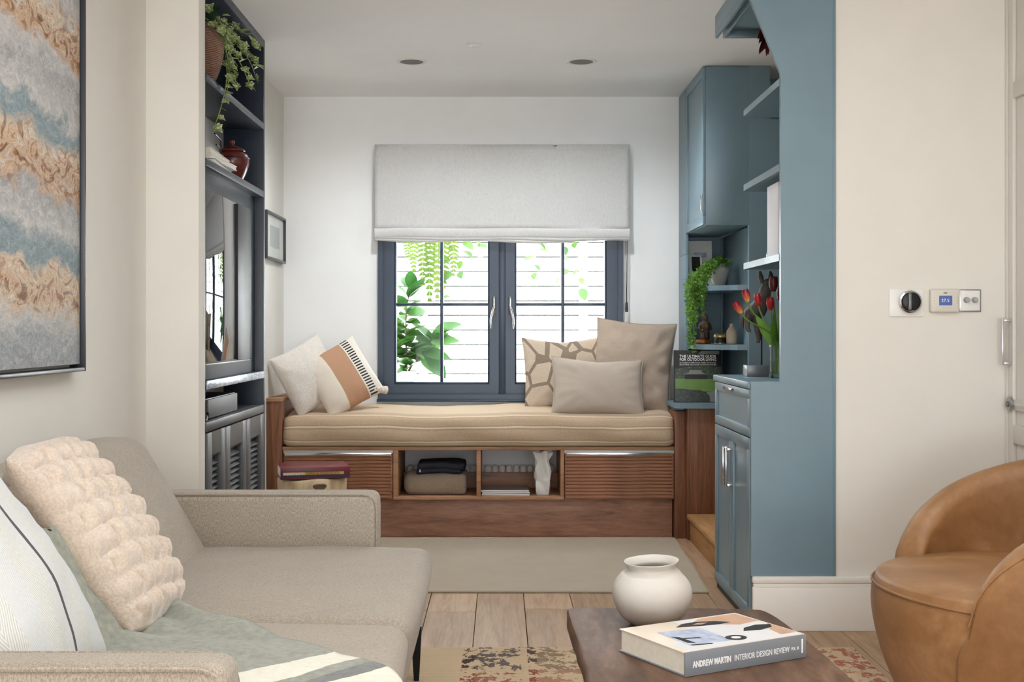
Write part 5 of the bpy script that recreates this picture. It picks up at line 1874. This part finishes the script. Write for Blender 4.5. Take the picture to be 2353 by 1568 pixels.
# ------------------------------------------------------------------ corner niche things
pcn = Vector((1.215, 7.02, 1.3855))
tp = thing('trailing_plant', 'bright green trailing plant spilling from a grey pot in the niche', 'plant', pcn)
MB().lathe(fine([(0.026, 0.0), (0.030, 0.004), (0.048, 0.05), (0.058, 0.088), (0.055, 0.102), (0.040, 0.118), (0.034, 0.128), (0.030, 0.126), (0.034, 0.10), (0.001, 0.095)], 3), 36, pcn).build('pot', 'grey_ceramic', tp)
mb = MB()
rl = random.Random(3)
lv_, lf_ = [], []


def small_leaf(p, d, s):
    d = Vector(d).normalized()
    sd = d.cross(Vector((rl.uniform(-1, 1), rl.uniform(-1, 1), rl.uniform(-1, 1)))).normalized()
    nn = d.cross(sd)
    b = len(lv_)
    lv_.extend([p, p + d * s * 0.5 + sd * s * 0.36 + nn * s * 0.1, p + d * s, p + d * s * 0.5 - sd * s * 0.36 + nn * s * 0.1])
    lf_.append((b, b + 1, b + 2, b + 3))


topn = pcn + Vector((0, 0, 0.115))
stems = MB()
for k in range(44):
    edge = Vector((1.05 + rl.uniform(-0.025, 0.055), 6.88 + rl.uniform(-0.08, 0.05), 1.38 + rl.uniform(-0.02, 0.05)))
    drop = rl.choice((0.06, 0.10, 0.14, 0.18, 0.20, 0.22)) if k % 6 else 0.34
    if edge.x > 1.07:
        drop *= 0.45
    if drop > 0.3:
        edge.x = 1.045 + rl.uniform(-0.015, 0.02)
    endp = edge + Vector((rl.uniform(-0.02, 0.015), rl.uniform(-0.02, 0.02), -drop))
    pl = bez(topn, topn + Vector((-0.03, -0.06, 0.05)), edge + Vector((0.04, 0.02, 0.07)), edge, 9)[:-1] + bez(edge, edge + Vector((-0.01, -0.01, -0.06)), endp + Vector((0, 0, 0.1)), endp, 12)
    stems.tube(pl, 0.0012, 4)
    for j, p in enumerate(pl):
        for r_ in range(4):
            q = p + Vector((rl.uniform(-1, 1), rl.uniform(-1, 1), rl.uniform(-1, 1))) * 0.010
            small_leaf(q, (rl.uniform(-1, 1), rl.uniform(-1, 0.6), rl.uniform(-1, 0.6)), rl.uniform(0.013, 0.022))
for k in range(420):
    a, b_ = rl.uniform(0, 6.28), rl.random()
    q = topn + Vector((0.07 * b_ * math.cos(a), 0.07 * b_ * math.sin(a), rl.uniform(-0.005, 0.055 * (1 - b_ * 0.6))))
    small_leaf(q, (rl.uniform(-1, 1), rl.uniform(-1, 1), rl.uniform(-0.4, 1)), rl.uniform(0.012, 0.022))
stems.build('stems', 'stem_green', tp)
fo_ = MB().add(lv_, lf_).build('foliage', 'leaf_small', tp, smooth=0, fixn=False)
fo_['kind'] = 'stuff'

pcard = thing('picture_card', 'pale picture card leaning at the back of the niche', 'card', (1.16, 7.36, 1.3855), (R(-8), 0, R(-4)))
BX('board', 'mat_board', pcard, -0.065, 0.075, -0.004, 0.004, 0, 0.285, 0.001, local=True)
BX('printed_band', 'ink_blue', pcard, -0.03, 0.045, -0.0046, -0.003, 0.185, 0.215, 0, local=True)
scd = thing('patterned_card', 'grey leafy patterned card behind the trailing plant', 'card', (1.128, 7.27, 1.3855), (R(-10), 0, R(8)))
BX('board', 'art_grey', scd, -0.04, 0.04, -0.003, 0.003, 0, 0.20, 0.001, local=True)
BX('printed_leaf', 'hedge_print', scd, -0.02, 0.03, -0.0036, -0.002, 0.05, 0.185, 0, local=True)
hs = thing('house_ornament', 'tiny white house ornament beside the grey pot', 'ornament', (1.125, 6.86, 1.3855))
MB().prism([(1.108, 1.3855), (1.142, 1.3855), (1.142, 1.402), (1.125, 1.422), (1.108, 1.402)], 'y', 6.85, 6.875).build('body', 'porcelain', hs)
BX('doorway', 'black', hs, 1.121, 1.129, 6.8492, 6.8505, 1.3865, 1.397, 0)

zs = 1.0685
fg = Vector((1.135, 7.06, zs))
bd = thing('bronze_figure', 'slender dark bronze standing figure on a round amber base', 'figurine', fg)
MB().lathe(fine([(0.040, 0.0), (0.045, 0.006), (0.043, 0.018), (0.036, 0.024), (0.001, 0.026)], 3), 28, fg).build('base', 'amber', bd)
MB().lathe(fine([(0.022, 0.024), (0.026, 0.04), (0.024, 0.07), (0.029, 0.095), (0.026, 0.115), (0.013, 0.128), (0.016, 0.142), (0.013, 0.158), (0.006, 0.17), (0.002, 0.186)], 3), 28, fg + Vector((0.008, 0, 0)), wob=lambda r, z, a: (r * (1 + 0.12 * math.sin(a * 2 + z * 20) + 0.06 * math.sin(a * 5)), z)).build('figure', 'dark_bronze', bd)
for s in (-1, 1):
    MB().tube([fg + Vector((0.008 + 0.026 * s, 0, 0.112)), fg + Vector((0.008 + 0.034 * s, -0.01, 0.085)), fg + Vector((0.008 + 0.012 * s, -0.028, 0.072))], [0.008, 0.007, 0.006], 8).build('arm', 'dark_bronze', bd)
cj = Vector((1.205, 6.92, zs))
cn = thing('lidded_candle', 'black and gold banded candle jar on the lower niche shelf', 'candle', cj)
MB().lathe([(0.030, 0.0), (0.034, 0.003), (0.034, 0.036), (0.031, 0.040)], 32, cj).build('jar', 'black', cn)
MB().lathe([(0.0345, 0.001), (0.0352, 0.004), (0.0345, 0.007)], 32, cj, caps=False).build('band', 'gold', cn)
MB().lathe(fine([(0.036, 0.036), (0.037, 0.041), (0.034, 0.052), (0.02, 0.061), (0.001, 0.064)], 2), 32, cj).build('lid', 'gold', cn)
bv = Vector((1.262, 6.89, zs))
vv = thing('beige_vase', 'slim beige shouldered vase on the lower niche shelf', 'vase', bv)
MB().lathe(fine([(0.026, 0.0), (0.030, 0.006), (0.032, 0.04), (0.029, 0.07), (0.014, 0.092), (0.011, 0.102), (0.012, 0.110), (0.009, 0.110), (0.008, 0.095), (0.001, 0.09)], 3), 32, bv, wob=lambda r, z, a: (r * (1 - 0.06 * math.cos(a * 2)), z)).build('body', 'beige_ceramic', vv)

# standing garden book
gb = thing('garden_book', 'tall dark garden book standing upright on the corner cupboard', 'book', (1.088, 6.95, 0.7470), (R(-4), 0, R(-3)))
GW, GH = 0.128, 0.288
BX('back_cover', 'ink_black', gb, -GW, GW, 0.020, 0.023, 0, GH, 0.0006, local=True)
gf = BX('front_cover', 'ink_black', gb, -GW, GW, -0.003, 0.0, 0, GH, 0.0006, local=True)
BX('spine', 'ink_black', gb, -GW - 0.003, -GW + 0.001, -0.003, 0.023, 0, GH, 0.0006, local=True)
BX('pages', 'page', gb, -GW + 0.002, GW - 0.003, 0.0, 0.020, 0.003, GH - 0.003, 0, local=True)


def gin(name, pts, mat, d=0.0):
    return MB().prism(pts, 'y', -0.0034 - d, -0.0029).build(name, mat, gf, local=True, smooth=0)


gin('printed_foliage', [(-0.125, 0.125), (0.125, 0.125), (0.125, 0.195), (0.05, 0.20), (-0.05, 0.195), (-0.125, 0.185)], 'foliage_print')
gin('printed_lawn', [(-0.125, 0.07), (0.125, 0.055), (0.125, 0.128), (-0.125, 0.132)], 'lawn_print', 0.0002)
gin('printed_path', [(-0.125, 0.003), (0.125, 0.003), (0.125, 0.062), (0.04, 0.055)], 'grey_print', 0.0004)
gin('printed_hedge', [(-0.125, 0.003), (0.068, 0.003), (0.064, 0.035), (0.045, 0.055), (0.015, 0.066), (-0.04, 0.07), (-0.09, 0.076), (-0.125, 0.075)], 'hedge_print', 0.0006)
gin('printed_roof', [(-0.08, 0.155), (-0.05, 0.163), (-0.045, 0.178), (0.015, 0.178), (0.03, 0.16), (0.06, 0.155)], 'grey_print', 0.0004)
gin('printed_house', [(-0.07, 0.128), (0.05, 0.128), (0.05, 0.155), (-0.07, 0.155)], 'ink_black', 0.0004)
gin('printed_sky', [(0.0, 0.266), (0.118, 0.266), (0.118, 0.284), (0.02, 0.284)], 'grey_print', 0.0002)
text_mesh('title', 'THE ULTIMATE GUIDE', 0.021, 'ink_white', gf, (-0.100, -0.0036, 0.247), (R(90), 0, 0), fit=0.20, bold=0.0004)
text_mesh('title', 'FOR OUTDOOR LIVING', 0.021, 'ink_white', gf, (-0.100, -0.0036, 0.229), (R(90), 0, 0), fit=0.20, bold=0.0004)
text_mesh('subtitle', 'LE GUIDE ULTIME POUR VIVRE OUTDOOR', 0.010, 'ink_white', gf, (-0.100, -0.0036, 0.215), (R(90), 0, 0), fit=0.20)
text_mesh('subtitle', 'DE ULTIEME GIDS VOOR OUTDOOR WONEN', 0.010, 'ink_white', gf, (-0.100, -0.0036, 0.204), (R(90), 0, 0), fit=0.20)

# ------------------------------------------------------------------ outside the window
struct('ground', MB().box(-6, 6, 7.66, 13.5, -0.3, -0.2), 'ground_pale', 'pale paved yard outside the window', smooth=0)
fn = thing('slat_fence', 'white slatted garden fence outside the window', 'fence', (0, 11.4, -0.2))
slm = MB().box(-4.2, 4.2, 0, 0.022, 0, 0.118, 0.003, 1).mesh('slat', 'fence_white')
for k in range(26):
    inst('slat', slm, fn, (0, 0, 0.03 + k * 0.132), (R(rnd.uniform(-2, 2)), 0, 0))
for xx in (-2.1, -0.7, 0.75, 2.1):
    BX('post', 'fence_white', fn, xx - 0.04, xx + 0.04, 11.425, 11.50, -0.2, 3.3, 0.003)
BX('backing', 'concrete', fn, -4.2, 4.2, 11.51, 11.53, -0.2, 3.2, 0)  # added board, blocks the bright sky so the slat gaps turn grey
lg = thing('plant_pedestal', 'pale pedestal carrying the rubber plant outside the window', 'pedestal', (-0.61, 8.03, -0.2))
BX('block', 'fence_white', lg, -0.70, -0.51, 7.93, 8.13, -0.2, 0.755, 0.01)
BX('coping', 'concrete', lg, -0.72, -0.49, 7.91, 8.15, 0.755, 0.785, 0.006)

# rubber plant in a square pot
rp = Vector((-0.605, 8.03, 0.7855))
ru = thing('rubber_plant', 'green rubber plant in a concrete pot outside the left pane', 'plant', rp)
MB().loft([[(rp.x - a, rp.y - a, rp.z + z), (rp.x + a, rp.y - a, rp.z + z), (rp.x + a, rp.y + a, rp.z + z), (rp.x - a, rp.y + a, rp.z + z)] for a, z in ((0.05, 0), (0.066, 0.085), (0.070, 0.087), (0.070, 0.10), (0.060, 0.10), (0.055, 0.085))]).build('pot', 'concrete', ru)
MB().box(rp.x - 0.054, rp.x + 0.054, rp.y - 0.054, rp.y + 0.054, rp.z + 0.07, rp.z + 0.088).build('soil', 'soil', ru)
rm = leaf_mesh('leaf', 'leaf_rubber', 0.165, 0.082, 0.22, 0.25, 8)
trunks = [bez(rp + Vector((0, 0, 0.08)), rp + Vector((0.03, 0, 0.2)), rp + Vector((-0.03, 0, 0.35)), rp + Vector((0.03, 0, 0.62)), 14),
          bez(rp + Vector((0.01, 0, 0.08)), rp + Vector((0.05, 0, 0.16)), rp + Vector((0.12, 0.02, 0.24)), rp + Vector((0.20, 0.02, 0.30)), 10),
          bez(rp + Vector((0, 0, 0.15)), rp + Vector((-0.05, 0, 0.2)), rp + Vector((-0.10, 0.0, 0.26)), rp + Vector((-0.12, 0.0, 0.42)), 10)]
rr_ = random.Random(21)
for ti, tk in enumerate(trunks):
    MB().tube(tk, [0.008 - 0.005 * i / len(tk) for i in range(len(tk))], 7).build('stem', 'bark', ru)
    for j in range(2, len(tk)):
        for rep in range(3):
            a = j * 2.4 + rep * 3.0 + rr_.uniform(-0.4, 0.4)
            el = rr_.uniform(-0.1, 0.8) + (0.5 if j > len(tk) - 3 else 0)
            s = rr_.uniform(0.75, 1.15)
            inst('leaf', rm, ru, tk[j], aim((math.cos(a), math.sin(a) * 0.8 - 0.1, el), rr_.uniform(-0.5, 0.9)), (s, s, s), world=True)
for (px_, pz_, d) in ((0.11, 0.22, (0.9, -0.3, -0.1)), (0.10, 0.18, (0.8, -0.2, -0.5)), (0.14, 0.20, (0.7, -0.3, -0.7)), (0.0, 0.09, (-0.3, -0.7, 0.15)), (0.16, 0.28, (1.0, -0.2, 0.2)), (0.18, 0.34, (1, 0, 0.5))):
    inst('leaf', rm, ru, rp + Vector((px_, -0.02, pz_)), aim(d, 0.7), (1.15, 1.25, 1.1), world=True)

# hanging fern
fp = Vector((-0.40, 8.14, 1.80))
fe = thing('hanging_fern', 'yellow-green fern hanging outside the left pane', 'plant', fp)
MB().lathe([(0.05, 0.0), (0.085, 0.06), (0.09, 0.10), (0.08, 0.10), (0.001, 0.08)], 24, fp).build('pot', 'concrete', fe)
MB().tube([fp + Vector((0, 0, 0.1)), Vector((fp.x, fp.y, 2.551))], 0.003, 6).build('hanger', 'black_metal', fe)
fr_ = random.Random(9)


def frond(pl, wmax):
    mb = MB()
    n = len(pl)
    vs, fs = [], []
    for i in range(1, n):
        d = (pl[i] - pl[i - 1]).normalized()
        sd = d.cross(Vector((0.15, -1, 0.1))).normalized()
        wd = wmax * math.sin(math.pi * (0.15 + 0.82 * i / n)) ** 0.8
        st = (pl[i] - pl[i - 1]).length * 0.40
        for s in (-1, 1):
            b = len(vs)
            tipp = pl[i] + sd * s * wd + d * wd * 0.45 + Vector((0, 0, -wd * 0.15))
            vs += [pl[i] - d * st, pl[i] + sd * s * wd * 0.6 + d * (wd * 0.25 + st * 0.8), tipp, pl[i] + sd * s * wd * 0.6 + d * (wd * 0.25 - st * 0.8), pl[i] + d * st]
            fs += [(b, b + 3, b + 2, b + 1, b + 4)]
    return mb.add(vs, fs)


for (dx, dy, dz, L) in ((-0.19, -0.08, -0.18, 1), (-0.15, -0.12, -0.27, 1), (-0.09, -0.15, -0.36, 1), (-0.05, -0.12, -0.46, 1), (0.0, -0.15, -0.44, 1), (0.04, -0.12, -0.38, 1), (0.10, -0.10, -0.30, 1)):
    e = fp + Vector((dx, dy, dz))
    pl = bez(fp + Vector((0, 0, 0.09)), fp + Vector((dx * 0.6, dy * 0.6, 0.16)), fp + Vector((dx * 1.15, dy * 1.1, dz * 0.3)), e, 24)
    f_ = frond(pl, 0.058).build('frond', 'leaf_fern', fe, smooth=0, fixn=False)
    MB().tube(pl, 0.0016, 4).build('rib', 'stem_pale', f_)

# leafy vines outside
vlm = leaf_mesh('leaf', 'leaf_vine', 0.088, 0.068, 0.2, 0.2, 7)


def vine(name, label, pot_, paths, seed, group='hanging vines outside the window'):
    v = thing(name, label, 'plant', pot_, group=group)
    MB().lathe([(0.04, 0.0), (0.07, 0.05), (0.075, 0.09), (0.068, 0.09), (0.001, 0.07)], 24, pot_).build('pot', 'concrete', v)
    MB().tube([pot_ + Vector((0, 0, 0.09)), Vector((pot_.x, pot_.y, 2.551))], 0.003, 6).build('hanger', 'black_metal', v)
    r = random.Random(seed)
    for p in paths:
        pl = bez(pot_ + Vector((0, 0, 0.08)), *[Vector(q) for q in p], n=12)
        MB().tube(pl, 0.002, 5).build('stem', 'stem_green', v)
        for j in range(3, 13):
            if r.random() < 0.9:
                s = r.uniform(0.6, 1.05)
                inst('leaf', vlm, v, pl[j], aim((r.uniform(-1, 1), r.uniform(-0.9, -0.1), r.uniform(-0.9, 0.4)), r.uniform(-0.6, 0.6)), (s, s, s), world=True)
    return v


vine('hanging_vine', 'round-leaved vine hanging beside the fern in the left casement', Vector((-0.30, 8.2, 1.86)), [[(-0.28, 8.1, 2.0), (-0.20, 8.05, 1.8), (-0.26, 8.08, 1.52)], [(-0.3, 8.1, 2.0), (-0.36, 8.05, 1.7), (-0.32, 8.05, 1.36)], [(-0.25, 8.1, 2.0), (-0.16, 8.1, 1.85), (-0.14, 8.1, 1.55)]], 4)
vine('hanging_vine', 'sparse pale vine hanging outside the right casement', Vector((0.36, 8.4, 1.80)), [[(0.3, 8.35, 1.9), (0.24, 8.3, 1.75), (0.22, 8.3, 1.52)], [(0.4, 8.35, 1.92), (0.42, 8.3, 1.7), (0.40, 8.3, 1.50)], [(0.45, 8.35, 1.92), (0.52, 8.3, 1.7), (0.53, 8.3, 1.42)]], 6)
